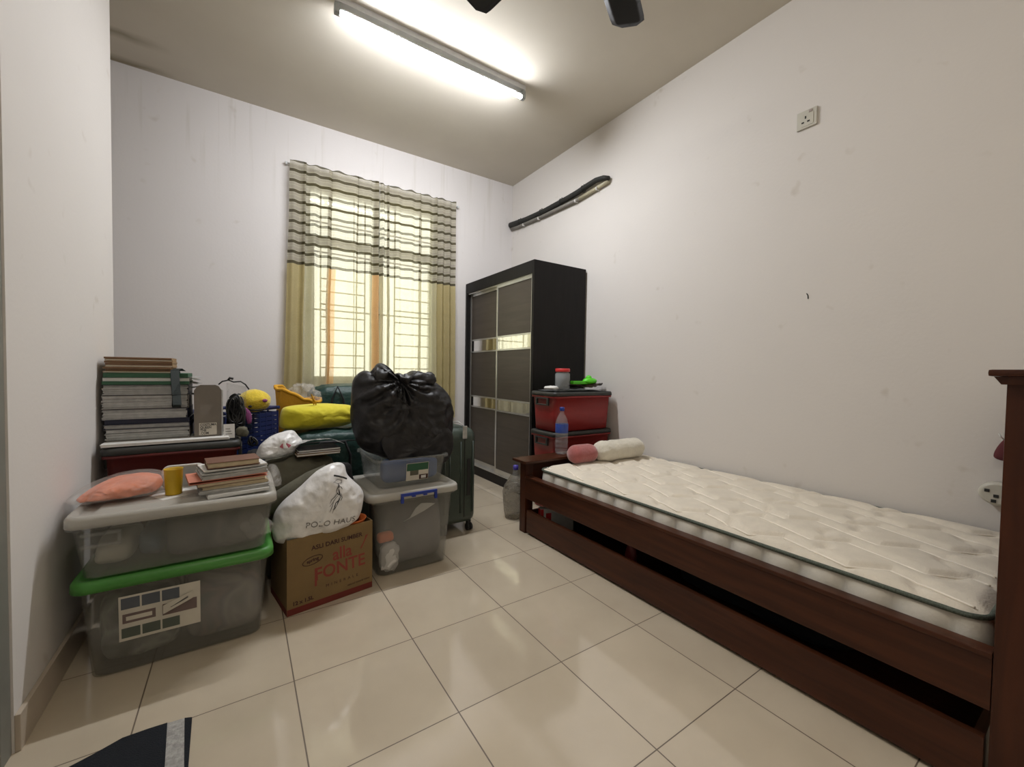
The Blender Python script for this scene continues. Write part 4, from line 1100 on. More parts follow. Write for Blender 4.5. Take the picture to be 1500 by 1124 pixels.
bin_(0.43, 0.32, 0.450, 0.335, 0.318, 'dark red bin with a charcoal lid carrying the tall pile of files', 'storage bin', (-0.240, 2.47, 0.3355), M['red_bin'], grp='red storage bins')
zt = 0.6900
FG = 'files piled on the left red bin'
fx, fy = -0.340, 2.478
sheaf(0.43, 0.20, 0.012, M['paper'], 'loose_papers', 'loose white papers spread under the whole pile of files', (-0.262, 2.40, zt), 0.02, 'paper', seed=11, group=FG, curl=0.0)
z = zt + 0.0125
spec = [(0.040, 'paper_grey', 'box_file', 'thick grey-edged file, lowest of the tall pile'), (0.016, 'paper_grey', 'box_file', 'thin grey file directly under the navy folder'), (0.014, 'navy', 'ring_binder', 'navy folder in the lower half of the tall pile'),
        (0.036, 'paper_grey', 'box_file', 'grey-edged file lying directly on the navy folder'), (0.046, 'paper_grey', 'box_file', 'thickest grey-edged file, in the middle of the tall pile'),
        (0.036, 'paper_grey', 'box_file', 'grey-edged file just below the green folders'), (0.011, 'green_card', 'card_folder', 'dark green folder, the lower of the two near the top'),
        (0.012, 'paper', 'paper_ream', 'white stack of paper between the two green folders'), (0.015, 'green_card', 'card_folder', 'dark green folder just beneath the brown envelopes')]
random.seed(5)
for i, (h, mm, nm, lb) in enumerate(spec):
    h *= 1.265
    w, dd = 0.288 - random.uniform(0, .008), 0.215
    t = thing(nm, lb, 'file', (fx + random.uniform(-.004, .004), fy + random.uniform(-.006, .006), z), random.uniform(-.015, .015), FG)
    if mm in ('navy', 'green_card'):
        obj('cover', G().box((-w / 2, -dd / 2, 0), (w / 2, dd / 2, h), 0.001), M[mm], t)
    elif mm == 'paper':
        obj('sheets', G().box((-w / 2, -dd / 2, 0), (w / 2, dd / 2, h), 0.001), M[mm], t)
    else:
        g = G(); n = int(h / 0.0045)
        for k in range(n):
            a, b_ = random.uniform(-.004, .003), random.uniform(-.004, .004)
            g.box((-w / 2 + 0.004 + a, -dd / 2 + 0.004 + b_, 0.002 + (h - 0.004) * k / n), (w / 2 - 0.003 + a, dd / 2 - 0.004, 0.002 + (h - 0.004) * (k + 0.88) / n))
        obj('sheets', g, M['paper_grey'], t)
        g = G().box((-w / 2, -dd / 2, 0), (w / 2, dd / 2, 0.0015)); g.box((-w / 2, -dd / 2, h - 0.0015), (w / 2, dd / 2, h)); g.box((w / 2 - 0.0015, -dd / 2, 0.0016), (w / 2, dd / 2, h - 0.0016))
        obj('cover', g, M['navy' if i % 2 else 'magfile'], t)
    z += h + 0.0006
for k in range(8):
    w = 0.226 - random.uniform(0, .006)
    g = G().box((-w / 2, -0.085, 0), (w / 2, 0.085, 0.0082), 0.0015)
    o = obj('brown_envelope', g, M['kraft'], loc=(fx - 0.030 + random.uniform(-.005, .005), fy + random.uniform(-.006, .004), z), rz=random.uniform(-.02, .02))
    g = G().box((-w / 2 + 0.002, -0.0865, 0.0022), (w / 2 - 0.002, -0.0855, 0.0055)); obj('paper_edge', g, M['brown_cover'] if k % 3 else M['label_cream'], o)
    pos = ['lowest', 'second lowest', 'third from the bottom', 'fourth from the bottom', 'fourth from the top', 'third from the top', 'second from the top', 'topmost'][k]
    tag(o, 'brown manila envelope, %s of the stack on the files' % pos, 'envelope', 'brown envelopes on top of the files')
    z += 0.0086
ztop = z
# charcoal strap loop hanging over the front of the pile
g = G()
sx_ = fx + 0.095
yF = fy - 0.125
P_ = [(sx_, yF + 0.055, 0.992), (sx_ + 0.002, yF + 0.02, 1.004), (sx_, yF - 0.002, 0.995), (sx_ + 0.002, yF - 0.006, 0.95), (sx_ + 0.006, yF - 0.006, 0.89), (sx_ + 0.004, yF - 0.005, 0.85), (sx_ + 0.008, yF - 0.012, 0.842), (sx_ + 0.010, yF - 0.018, 0.855), (sx_ + 0.008, yF - 0.019, 0.90), (sx_ + 0.004, yF - 0.018, 0.96), (sx_ + 0.002, yF - 0.012, 1.008), (sx_ + 0.010, yF + 0.02, 1.016), (sx_ + 0.020, yF + 0.06, 1.004)]
prev = None
for p in P_:
    a = g.b.verts.new((p[0] - 0.015, p[1], p[2])); b_ = g.b.verts.new((p[0] + 0.015, p[1], p[2]))
    if prev: f = g.b.faces.new((prev[0], prev[1], b_, a)); f.smooth = True
    prev = (a, b_)
bmesh.ops.solidify(g.b, geom=g.b.faces[:], thickness=0.002)
tag(obj('strap', g, mat('charcoal_webbing', (0.035, 0.042, 0.038), 0.8, bump=0.3, bscale=300)), 'charcoal webbing strap looped over the front of the file pile', 'strap')
# torn papers sticking out on the right of the pile
random.seed(3)
for k in range(5):
    zz = [0.975, 0.966, 0.952, 0.90, 0.93][k]
    g = G()
    def fl(u, v, k=k, zz=zz): return Vector((-0.012 + 0.050 * u, (v - 0.5) * 0.16, 0.008 * sin(3 * u + k) * u))
    g.grid(fl, 6, 4); bmesh.ops.solidify(g.b, geom=g.b.faces[:], thickness=0.0006)
    tag(obj('loose_sheet', g, M['paper'], loc=(-0.200, fy - 0.02 + 0.004 * k, zz), rz=random.uniform(-.2, .2)), 'white curled sheet, %s of five sticking out right of the file pile' % ['topmost', 'second', 'third', 'lowest', 'fourth'][k], 'paper', 'sheets sticking out of the file pile')
# grey magazine file
t = thing('magazine_file', 'grey-brown card magazine file with a square cream label, right of the file pile', 'magazine file', (-0.1265, 2.365, 0.7035), 0.03)
g = G(); g.prism([(-0.052, 0), (0.052, 0), (0.052, 0.212), (0.040, 0.232), (0.028, 0.238), (-0.028, 0.238), (-0.040, 0.232), (-0.052, 0.212)], 'y', 0, 0.004)
g.box((-0.052, 0.004, 0), (-0.049, 0.20, 0.205)); g.box((0.049, 0.004, 0), (0.052, 0.20, 0.205)); g.box((-0.049, 0.004, 0), (0.049, 0.20, 0.003)); g.box((-0.049, 0.197, 0.003), (0.049, 0.20, 0.12))
obj('file_case', g, M['magfile'], t)
g = G().box((0.0505, -0.004, 0.0), (0.0565, 0.006, 0.215), 0.002); obj('edge_strip', g, M['paper_grey'], t)
g = G().box((-0.034, -0.0012, 0.006), (0.032, -0.0004, 0.062)); lb = obj('label', g, M['label_cream'], t, label='square cream label with black lettering')
for i, (s_, w_) in enumerate((('COSTUMA', 1.0), ('QUEEN', 0.9), ('THE', 0.9), ('.COM', 0.95))):
    text('label_lettering', s_, 0.0155, M['ink'], lb, Matrix.Translation((-0.030, -0.0016, 0.053 - i * 0.0130)) @ FRONT @ Matrix.Diagonal((0.82, 1, 1, 1)), thick=0.0002, align='LEFT', bold=0.0003)
g = G().prism([(-0.03, 0.10), (0.0, 0.10), (0.02, 0.15), (-0.03, 0.145)], 'y', -0.0008, -0.0003); obj('tape_patch', g, mat('clear_tape_on_card', (0.20, 0.18, 0.155), 0.25), t)
# small things at the right end of the bin lid
g = G().box((-0.022, -0.0015, 0), (0.022, 0.0015, 0.066), 0.0005, rz=0.05)
o = obj('paper_card', g, M['paper'], loc=(-0.046, 2.345, 0.6905)); o.rotation_euler = (-0.12, 0, 0.05); tag(o, 'small white card leaning at the foot of the magazine file', 'card')
g = G()
for k in range(3): g.box((-0.016, -0.0022, 0.018 + k * 0.012), (0.012 - k * 0.004, -0.0016, 0.021 + k * 0.012))
obj('printed_lines', g, M['grey_ink'], o)
g = blob((0.055, 0.06, 0.05), n=24, amp=0.01, f=20, seed=2, e1=0.7); tag(obj('grey_pouch', g, M['olive'], loc=(0.006, 2.375, 0.688)), 'small grey-green pouch on the right end of the left red bin', 'pouch')
# tangle of black cables behind the magazine file
g = G(); random.seed(12)
def cable(g, n, c, r, w, th=0.0032):
    for k in range(n):
        pts = []; ph = random.uniform(0, 9); 
        for i in range(50):
            a = i / 49 * tau * random.choice((1.0, 1.0)) * 1.6 + ph
            rr = r * (0.65 + 0.35 * sin(i * 0.23 + k))
            pts.append((c[0] + rr * cos(a) * w[0] + 0.006 * sin(i * .4 + k), c[1] + rr * sin(a * 0.7 + k) * w[1], c[2] + rr * sin(a) * w[2]))
        g.tube(pts, th, 6)
cable(g, 9, (-0.02, 2.47, 0.805), 0.085, (0.42, 0.6, 1.05))
tag(obj('cable_bundle', g, M['black']), 'tangled black cables heaped between the magazine file and the blue basket', 'cables')
g = blob((0.085, 0.12, 0.175), n=30, amp=0.02, f=16, seed=5, e1=0.8); tag(obj('black_pouch', g, M['dark_cloth'], loc=(-0.022, 2.52, 0.69)), 'black soft pouch under the cable tangle beside the blue basket', 'pouch')
g = G().tube([(-0.09, 2.46, 0.94), (-0.075, 2.46, 0.955), (-0.05, 2.46, 0.962), (-0.03, 2.46, 0.952), (0.0, 2.45, 0.955), (0.02, 2.45, 0.94), (0.035, 2.45, 0.915)], 0.0035, 6)
g.tube([(-0.05, 2.46, 0.962), (-0.045, 2.46, 0.972), (-0.03, 2.46, 0.968)], 0.006, 6)
tag(obj('plug_lead', g, M['black']), 'thin dark lead arching over the top of the cable tangle', 'cable')
g = G()
g.grid(lambda u, v: Vector((-0.06 + 0.085 * u, 2.56 + 0.02 * sin(5 * u), 0.80 + 0.145 * v - 0.02 * u * v)), 8, 6); bmesh.ops.solidify(g.b, geom=g.b.faces[:], thickness=0.001)
tag(obj('clear_sleeve', g, M['clearbag']), 'clear plastic sleeve standing behind the black cables', 'plastic sleeve')

# ------------------------------------------------------------------ blue basket with toy
t = thing('laundry_basket', 'navy blue slatted plastic basket behind the red bin and files', 'basket', (-0.038, 2.925, 0), radians(50))
BWd, BD_, BH = 0.415, 0.26, 0.775
g = G()
def slot_wall(p0, p1, n_):
    d = Vector(p1) - Vector(p0); L_ = d.length; a = atan2(d.y, d.x); c = (Vector(p0) + Vector(p1)) / 2
    for k in range(26):
        z = 0.04 + k * 0.0275
        g.box((c.x - L_ / 2, c.y - 0.0025, z), (c.x + L_ / 2, c.y + 0.0025, z + 0.0225), 0, rz=a)
    for k in range(n_ + 1):
        q = Vector(p0) + d * k / n_
        g.box((q.x - 0.005, q.y - 0.0035, 0.02), (q.x + 0.005, q.y + 0.0035, BH - 0.02), 0, rz=a)
cs = [(-BWd / 2, -BD_ / 2, 0), (BWd / 2, -BD_ / 2, 0), (BWd / 2, BD_ / 2, 0), (-BWd / 2, BD_ / 2, 0)]
for i, n_ in ((0, 8), (1, 4), (2, 8), (3, 4)): slot_wall(cs[i], cs[(i + 1) % 4], n_)
g.box((-BWd / 2, -BD_ / 2, 0), (BWd / 2, BD_ / 2, 0.02)); obj('slatted_sides', g, M['basket'], t)
g = G(); 
for i in range(4):
    a, b_ = Vector(cs[i]), Vector(cs[(i + 1) % 4]); dd = (b_ - a).normalized() * 0.012
    g.tube([a - dd + Vector((0, 0, BH)), b_ + dd + Vector((0, 0, BH))], 0.010, 8)
obj('rim', g, M['basket'], t)
stuffing('folded_clothes', 'black clothes filling the navy blue basket', 'clothes', (0.20, 0.20, 0.70), (-0.038, 2.925, 0.03), M['dark_cloth'], 3.3, e1=0.4)
t = thing('plush_toy', 'yellow plush toy head lying on the navy blue basket', 'soft toy', (0.066, 2.80, 0.765))
obj('head', blob((0.165, 0.14, 0.135), n=40, amp=0.006, f=14, seed=3, keep_base=False), M['yellow_plush'], t, smooth=True)
obj('nose', blob((0.026, 0.016, 0.020), n=16, amp=0, keep_base=False), M['purple'], t, loc=(0.050, -0.060, 0.062), smooth=True)
obj('mouth', blob((0.020, 0.012, 0.014), n=16, amp=0, keep_base=False), M['dark_cloth'], t, loc=(-0.022, -0.068, 0.034), smooth=True)
obj('mouth_line', G().tube([(-0.075, -0.030, 0.048), (-0.052, -0.054, 0.030), (-0.020, -0.064, 0.020), (0.015, -0.064, 0.018), (0.045, -0.052, 0.020)], 0.0042, 6), M['dark_cloth'], t)
obj('crease', G().tube([(-0.074, -0.034, 0.084), (-0.04, -0.062, 0.072), (0.0, -0.071, 0.068), (0.04, -0.064, 0.078)], 0.0012, 5), M['mustard'], t)
g = inflate([(-0.062, 0.035), (-0.060, 0.010), (-0.045, -0.010), (-0.036, -0.052), (-0.026, -0.056), (-0.016, -0.050), (-0.014, -0.015), (-0.022, 0.012), (-0.042, 0.035)], -0.068, 0.006, 0.005, amp=0.001, rings=6, n=40)
obj('tongue', g, M['purple'], t, label='mauve felt tongue')

# ------------------------------------------------------------------ green bags, yellow pillow, mustard bag (towards the window)
def zipbag(name, label, size, loc, rz, m, seed):
    t = thing(name, label, 'bag', loc, rz)
    obj('bag_body', blob(size, n=64, e1=0.28, e2=0.28, amp=0.03, f=6, seed=seed, lump=0.03), m, t, smooth=True)
    return t
t = zipbag('woven_bag', 'dark green woven storage bag under the yellow pillow', (0.58, 0.40, 0.66), (0.46, 2.76, 0), 0, M['green_woven'], 2)
obj('zip_line', G().tube([(-0.22, -0.206, 0.60), (-0.05, -0.212, 0.606), (0.12, -0.208, 0.60)], 0.004, 6), M['black'], t)
me = text_mesh('GIORDANO', 0.034, thick=0.0003)
g = G().tube([(-0.10, -0.218, 0.20), (-0.10, -0.216, 0.52), (-0.08, -0.22, 0.60), (0.05, -0.22, 0.60), (0.08, -0.218, 0.52), (0.08, -0.216, 0.20)], 0.008, 6); obj('carry_strap', g, M['dark_cloth'], t)
bpy.data.meshes.remove(me)
t = zipbag('woven_bag', 'dark green woven storage bag standing against the wall below the window', (0.72, 0.34, 0.90), (0.78, 3.42, 0), 0, M['green_woven'], 5)
for x in (-0.18, 0.16):
    obj('carry_strap', G().tube([(x - 0.05, -0.178, 0.60), (x - 0.04, -0.182, 0.80), (x, -0.17, 0.895), (x + 0.04, -0.182, 0.80), (x + 0.05, -0.178, 0.60)], 0.007, 6), M['dark_cloth'], t)
g = inflate([(0.192, 0.668), (0.186, 0.715), (0.198, 0.775), (0.235, 0.792), (0.32, 0.800), (0.42, 0.803), (0.50, 0.796), (0.575, 0.785), (0.625, 0.745), (0.618, 0.705), (0.57, 0.672), (0.48, 0.655), (0.36, 0.648), (0.25, 0.650)], 2.70, 0.10, 0.10, amp=0.012, f=7, seed=8, rings=18, n=140, power=2.4, knot=(0.64, 0.70, 0.16), knot_amp=0.012, knot_n=19)
o = obj('pillow', g, M['yellow_cloth'], smooth=True); o.location.z = 0.012; tag(o, 'lemon yellow stuffed pillow lying on the green woven bag', 'pillow')
obj('price_loop', G().tube([(0.36, 2.66, 0.80), (0.352, 2.65, 0.84), (0.345, 2.65, 0.862), (0.358, 2.65, 0.83), (0.372, 2.66, 0.80)], 0.004, 6), M['mustard'], o)
# mustard tote with clear plastic in it
t = thing('tote_bag', 'mustard yellow open-topped bag between the blue basket and the curtain', 'bag', (0.325, 3.10, 0))
g = G(); rings = []
def sack(z, s, inw=0.0):
    return [(((0.125 + inw) * s) * cos(a) + 0.008 * noise.noise(Vector((cos(a) * 3, sin(a) * 3, z * 5))), ((0.085 + inw) * s) * sin(a), z + (0.012 * sin(3 * a) if z > 0.7 else 0) - (0.085 * min(1, max(0, (cos(a) + 0.7) / 0.8)) if z > 0.82 else 0) + 0.010 * noise.noise(Vector((cos(a) * 4, sin(a) * 4, 2)))) for a in [k * tau / 48 for k in range(48)]]
for z_, s_ in ((0, 0.9), (0.01, 1.0), (0.3, 1.04), (0.6, 1.0), (0.77, 1.02), (0.885, 1.08)): rings.append(sack(z_, s_))
for z_, s_ in ((0.895, 1.02), (0.85, 0.93), (0.6, 0.93), (0.3, 0.95), (0.03, 0.9)): rings.append(sack(z_, s_, -0.004))
obj('sack', g.ring_surface(rings), M['mustard'], t, smooth=True)
obj('rolled_rim', G().tube([(x, y, z + 0.004) for x, y, z in sack(0.89, 1.06)] + [sack(0.89, 1.06)[0]], 0.012, 8), M['mustard'], t, smooth=True)
g = blob((0.21, 0.14, 0.18), n=50, amp=0.045, f=16, seed=6, e1=0.8); tag(obj('crumpled_clear_bag', g, M['clearbag'], loc=(0.355, 3.09, 0.735)), 'crumpled clear plastic bag poking out of the mustard bag', 'plastic bag')
stuffing('bag_filling', 'grey cloth filling the mustard yellow bag', 'clothes', (0.18, 0.12, 0.68), (0.325, 3.10, 0.035), M['content_grey'], 1.5)

# ------------------------------------------------------------------ olive bundle with the books in white plastic
g = G(); blob((0.37, 0.25, 0.58), n=64, amp=0.035, f=6, e1=0.5, e2=0.5, seed=3, lump=0.03, g=g)
o = obj('cloth_bundle', g, M['olive'], loc=(0.240, 2.36, 0), smooth=True); tag(o, 'olive-grey cloth bundle behind the carton, below the white bag of books', 'cloth bundle')
g = G(); pts = [(-0.19, -0.12, 0.34), (-0.12, -0.150, 0.38), (-0.04, -0.158, 0.43), (0.05, -0.15, 0.485), (0.12, -0.13, 0.525)]
g.tube(pts, [0.03, 0.045, 0.045, 0.04, 0.02], 14); obj('rolled_fold', g, M['olive'], o, smooth=True)
g = blob((0.105, 0.24, 0.50), n=44, amp=0.04, f=7, e1=0.7, seed=13); tag(obj('jacket', g, M['dark_cloth'], loc=(0.478, 2.42, 0)), 'black cloth heap between the olive bundle and the stacked boxes', 'clothes')
T0 = 0.590
W = 'books in the white plastic bag on the olive bundle'
book(0.20, 0.14, 0.010, M['kraft'], M['paper'], 'exercise_book', 'tan-covered exercise book, lowest in the white bag on the olive bundle', (0.325, 2.315, T0), 0.06, soft=True, group=W)
book(0.20, 0.14, 0.009, M['brown_cover'], M['paper'], 'exercise_book', 'dark brown exercise book in the middle of the white bag', (0.33, 2.317, T0 + 0.011), 0.02, soft=True, group=W)
book(0.195, 0.14, 0.010, M['dark_cloth'], M['paper'], 'exercise_book', 'black-covered exercise book on top in the white bag', (0.328, 2.315, T0 + 0.021), 0.08, soft=True, group=W)
g = inflate([(0.060, 0.592), (0.072, 0.640), (0.105, 0.675), (0.150, 0.700), (0.215, 0.712), (0.245, 0.680), (0.262, 0.652), (0.235, 0.622), (0.225, 0.598), (0.16, 0.584), (0.10, 0.578)], 2.33, 0.08, 0.06, amp=0.018, f=12, seed=5, rings=16, n=110)
o = obj('plastic_bag', g, M['white_poly'], smooth=True); tag(o, 'white plastic bag with a pink print holding books, on the olive bundle', 'plastic bag')
g = G()
def flap(u, v):
    x = 0.225 + 0.225 * u; z = T0 + 0.036 + 0.040 * sin(pi * (0.15 + 0.7 * u)) * (1 - v * 0.5) - 0.05 * max(0, u - 0.75) + 0.008 * wrinkle((x, v * 0.2, 0), 14, 3)
    return Vector((x, 2.24 + 0.15 * v + 0.01 * sin(9 * u), z))
g.grid(flap, 30, 12); bmesh.ops.solidify(g.b, geom=g.b.faces[:], thickness=0.001); obj('bag_flap', g, M['white_poly'], o)
me = G().prism([(0.155, 0.645), (0.165, 0.66), (0.185, 0.662), (0.205, 0.65), (0.195, 0.64), (0.17, 0.636)], 'y', 2.1, 2.1005).mesh('pink_print')
drape_on(me, o.data, 0.002); obj('pink_print', me, mat('pink_print', (0.45, 0.10, 0.14), 0.5), o)
g = G(); random.seed(2)
cable(g, 3, (0.05, 2.43, 0.66), 0.03, (0.6, 0.6, 0.9), 0.004); tag(obj('cable_bundle', g, M['black']), 'small black cable loops between the red bin and the olive bundle', 'cables')
g = blob((0.09, 0.16, 0.60), n=30, amp=0.02, f=9, e1=0.6, seed=17); tag(obj('dark_pouch', g, M['dark_cloth'], loc=(0.050, 2.50, 0)), 'upright black cloth pouch beside the right end of the left red bin', 'pouch')

# ------------------------------------------------------------------ suitcase
t = thing('suitcase', 'dark green hard-shell suitcase standing on wheels beside the black bin bag', 'suitcase', (1.135, 2.525, 0))
SW, SD, SZ0, SZ1 = 0.262, 0.44, 0.055, 0.665
g = G()
def shell_ring(z, grow, cut=0.0):
    P = []
    for x, y in rrect(SW + 2 * grow, SD + 2 * grow, 0.05 + min(0, grow), 8): P.append((x, y, z))
    return P
rings = [shell_ring(SZ0, -0.045), shell_ring(SZ0 + 0.008, -0.020), shell_ring(SZ0 + 0.028, -0.005), shell_ring(SZ0 + 0.05, 0)]
for k in range(1, 20): rings.append(shell_ring(SZ0 + 0.05 + (SZ1 - SZ0 - 0.12) * k / 20, 0.0))
rings += [shell_ring(SZ1 - 0.07, 0), shell_ring(SZ1 - 0.035, -0.007), shell_ring(SZ1 - 0.012, -0.025), shell_ring(SZ1, -0.055)]
g.ring_surface(rings); obj('shell', g, M['suitcase'], t, smooth=True)
for x in (-0.095, -0.06, 0.015, 0.10):
    g = G().tube([(x, -SD / 2 - 0.001, 0.13), (x, -SD / 2 - 0.001, 0.58)], 0.005, 8); obj('moulded_rib', g, M['suitcase'], t)
obj('side_grip', G().box((0.058, -SD / 2 - 0.004, 0.235), (0.083, -SD / 2 + 0.002, 0.47), 0.0035), M['rubber'], t, label='black recessed side grip')
obj('zip_seam', G().box((0.038, -SD / 2 - 0.002, 0.10), (0.044, -SD / 2 + 0.001, 0.62)), M['black'], t)
for x in (-0.09, 0.09):
    for y in (-SD / 2 + 0.035, SD / 2 - 0.035):
        rot = -0.3
        g = G().box((x - 0.012, y - 0.014, 0.040), (x + 0.012, y + 0.014, 0.068), 0.004)
        fk = obj('wheel_fork', g, M['rubber'], t)
        for s in (-0.012, 0.008):
            rings = [[(x + s + dx, y - 0.01 + 0.024 * cos(k * tau / 20) * q, 0.0245 + 0.024 * sin(k * tau / 20) * q) for k in range(20)] for dx, q in ((-0.006, 0.9), (-0.003, 1), (0.006, 1), (0.009, 0.9))]
            obj('wheel', G().ring_surface(rings), M['rubber'], fk)
obj('top_handle', G().tube([(0.0, -0.09, SZ1 - 0.006), (0.0, -0.085, SZ1 + 0.022), (0.0, 0, SZ1 + 0.030), (0.0, 0.085, SZ1 + 0.022), (0.0, 0.09, SZ1 - 0.006)], 0.008, 8), M['rubber'], t)
g = G().box((0.020, -0.228, 0.60), (0.050, -0.222, 0.68), 0.002); g.tube([(0.03, -0.222, 0.68), (0.02, -0.16, 0.70), (0.002, -0.09, 0.69)], 0.003, 6)
tag(obj('luggage_tag', g, M['paper_grey'], loc=(1.135, 2.5185, 0)), 'grey luggage tag hanging from the green suitcase handle', 'luggage tag')

# ------------------------------------------------------------------ red bins by the wardrobe and what is on them
for i, lb in enumerate(('red bin at the floor behind the bed foot, lowest of three', 'red bin with a charcoal lid behind the bed foot, middle of three', 'red bin with a charcoal lid behind the bed foot, topmost of three')):
    bin_(0.535, 0.255, 0.565, 0.275, 0.262, lb, 'storage bin', (2.165, 2.415, i * 0.2935), M['red_bin_r'], grp='red storage bins')
BT = 2 * 0.2935 + 0.2945
t = thing('jar', 'clear plastic jar with a red screw lid on the topmost red bin', 'jar', (2.05, 2.40, BT + 0.0105))
obj('jar_body', G().lathe([(0.05, 0), (0.056, 0.004), (0.057, 0.12), (0.05, 0.128), (0.048, 0.135), (0.045, 0.135), (0.046, 0.126), (0.053, 0.118), (0.052, 0.006), (0.01, 0.004)], seg=36), M['jar'], t, smooth=True)
obj('jar_lid', G().lathe([(0.001, 0.1365), (0.054, 0.1365), (0.056, 0.139), (0.056, 0.158), (0.052, 0.162), (0.001, 0.162)], seg=36), M['red_lid'], t, label='red screw lid')
g = G()
def np_(u, v): return Vector((-0.26 + 0.50 * u, -0.13 + 0.26 * v, 0.004 + 0.004 * noise.noise(Vector((u * 5, v * 5, 1))) + (0.006 * max(0, 1 - v * 8))))
g.grid(np_, 20, 12); bmesh.ops.solidify(g.b, geom=g.b.faces[:], thickness=0.002)
tag(obj('newspaper', g, M['paper_grey'], loc=(2.185, 2.415, BT + 0.002)), 'greyish newspaper spread on the lid of the topmost red bin', 'newspaper')
g = blob((0.13, 0.09, 0.03), n=30, amp=0.012, f=22, seed=3, e1=0.9); tag(obj('white_cloth', g, M['paper'], loc=(1.945, 2.40, BT + 0.0105), smooth=True), 'small white crumpled tissue at the left end of the topmost red bin', 'tissue')
g = G()
def lf(u, v):
    w = 0.085 * sin(pi * min(1, 0.12 + 0.86 * u)) ** 0.6
    return Vector((-0.20 + 0.44 * u, (v - 0.5) * 2 * w + 0.02 * sin(7 * u), 0.012 + 0.02 * u + 0.012 * sin(u * 9 + v * 4) + 0.010 * wrinkle((u * 3, v, 0), 3, 1)))
g.grid(lf, 40, 12); bmesh.ops.solidify(g.b, geom=g.b.faces[:], thickness=0.004)
tag(obj('crumpled_sheet', g, M['leaf_dark'], loc=(2.235, 2.395, BT + 0.016)), 'dark brown crumpled sheet lying on the newspaper of the topmost red bin', 'sheet')
t = thing('plastic_toy', 'bright green plastic toy lying on the dark crumpled sheet', 'toy', (2.27, 2.39, BT + 0.052))
obj('barrel', G().box((-0.135, -0.018, 0), (0.02, 0.018, 0.026), 0.006), M['lime'], t)
obj('rounded_end', blob((0.135, 0.09, 0.062), n=32, amp=0.006, f=20, seed=2), M['lime'], t, loc=(0.055, 0, -0.008), smooth=True)
obj('knob', blob((0.05, 0.05, 0.05), n=20, amp=0.0), M['lime'], t, loc=(0.045, 0, 0.022), smooth=True)

# ------------------------------------------------------------------ on and by the bed
t = thing('water_bottle', 'clear water bottle with a blue label standing on the footboard ledge', 'bottle', (1.832, 2.142, 0.4685))
prof = [(0.001, 0.012), (0.02, 0.008), (0.03, 0.0), (0.038, 0.002), (0.043, 0.012), (0.0435, 0.03), (0.041, 0.036), (0.0435, 0.042), (0.0435, 0.06), (0.041, 0.066), (0.0435, 0.072), (0.0435, 0.095), (0.041, 0.101), (0.0435, 0.107), (0.0435, 0.205), (0.041, 0.225), (0.030, 0.252), (0.018, 0.272), (0.0145, 0.282), (0.0145, 0.292)]
obj('bottle_body', G().lathe(prof, seg=32), M['bottle'], t, smooth=True)
obj('label_band', G().lathe([(0.0440, 0.145), (0.0442, 0.146), (0.0442, 0.205), (0.0440, 0.206)], seg=32, caps=False), M['blue_label'], t, smooth=True, label='blue label band')
obj('screw_cap', G().lathe([(0.001, 0.318), (0.0155, 0.318), (0.0165, 0.314), (0.0165, 0.293), (0.001, 0.293)][::-1], seg=24), M['blue_pl'], t, label='blue screw cap')
t = thing('wrapped_bottle', 'large clear bottle with a violet cap in a wrinkled bag, by the bed foot', 'bottle', (1.612, 2.372, 0))
obj('bottle_body', G().lathe([(0.05, 0.0), (0.055, 0.01), (0.058, 0.16), (0.055, 0.20), (0.04, 0.25), (0.02, 0.31), (0.016, 0.335)], seg=28), M['bottle'], t, smooth=True)
obj('screw_cap', G().lathe([(0.018, 0.336), (0.019, 0.338), (0.018, 0.366), (0.004, 0.368)], seg=20), M['purple_pl'], t, label='violet-blue cap')
g = G(); rings = []
for z_, r_ in ((0.0, 0.055), (0.006, 0.072), (0.05, 0.078), (0.12, 0.088), (0.19, 0.090), (0.23, 0.074), (0.27, 0.05), (0.30, 0.032)):
    rings.append([((r_ + 0.006 * noise.noise(Vector((cos(a) * 2, sin(a) * 2, z_ * 30)))) * cos(a), (r_ + 0.006 * noise.noise(Vector((cos(a) * 2, sin(a) * 2, z_ * 30 + 4)))) * sin(a), z_) for a in [k * tau / 40 for k in range(40)]])
obj('wrinkled_wrap', g.ring_surface(rings, cap1=False), M['net'], t, smooth=True)

ax = Matrix.Rotation(pi / 2, 3, 'Y')
def bolster(name, label, cat, x0, x1, r, loc, m, seed, rz, amp=0.008):
    g = G(); rings = []; n = 40
    for i in range(31):
        u = i / 30; x = x0 + (x1 - x0) * u; q = min(u, 1 - u) * (x1 - x0) / r
        rr = r * (1 - (1 - min(1, q)) ** 2.4) ** 0.5 if q < 1 else r
        rr = max(rr, 0.006)
        rings.append([(x, (rr + amp * (wrinkle((x, cos(a) * .1, sin(a) * .1), 14, seed) - .6)) * cos(a), r + (rr + amp * (wrinkle((x, cos(a) * .1, sin(a) * .1), 14, seed) - .6)) * sin(a) * 0.94) for a in [k * tau / n for k in range(n)]])
    g.ring_surface(rings); o = obj(name, g, m, loc=loc, rz=rz, smooth=True); return tag(o, label, cat)
bolster('bolster_pillow', 'cream-white plush bolster lying across the far end of the mattress', 'bolster', 0, 0.43, 0.074, (1.965, 1.955, 0.4245), M['cream_plush'], 3, -0.06)
bolster('round_cushion', 'dusty pink plush cushion at the left end of the white bolster', 'cushion', 0, 0.22, 0.066, (1.770, 1.99, 0.4245), M['pink_plush'], 7, -0.05, 0.003)

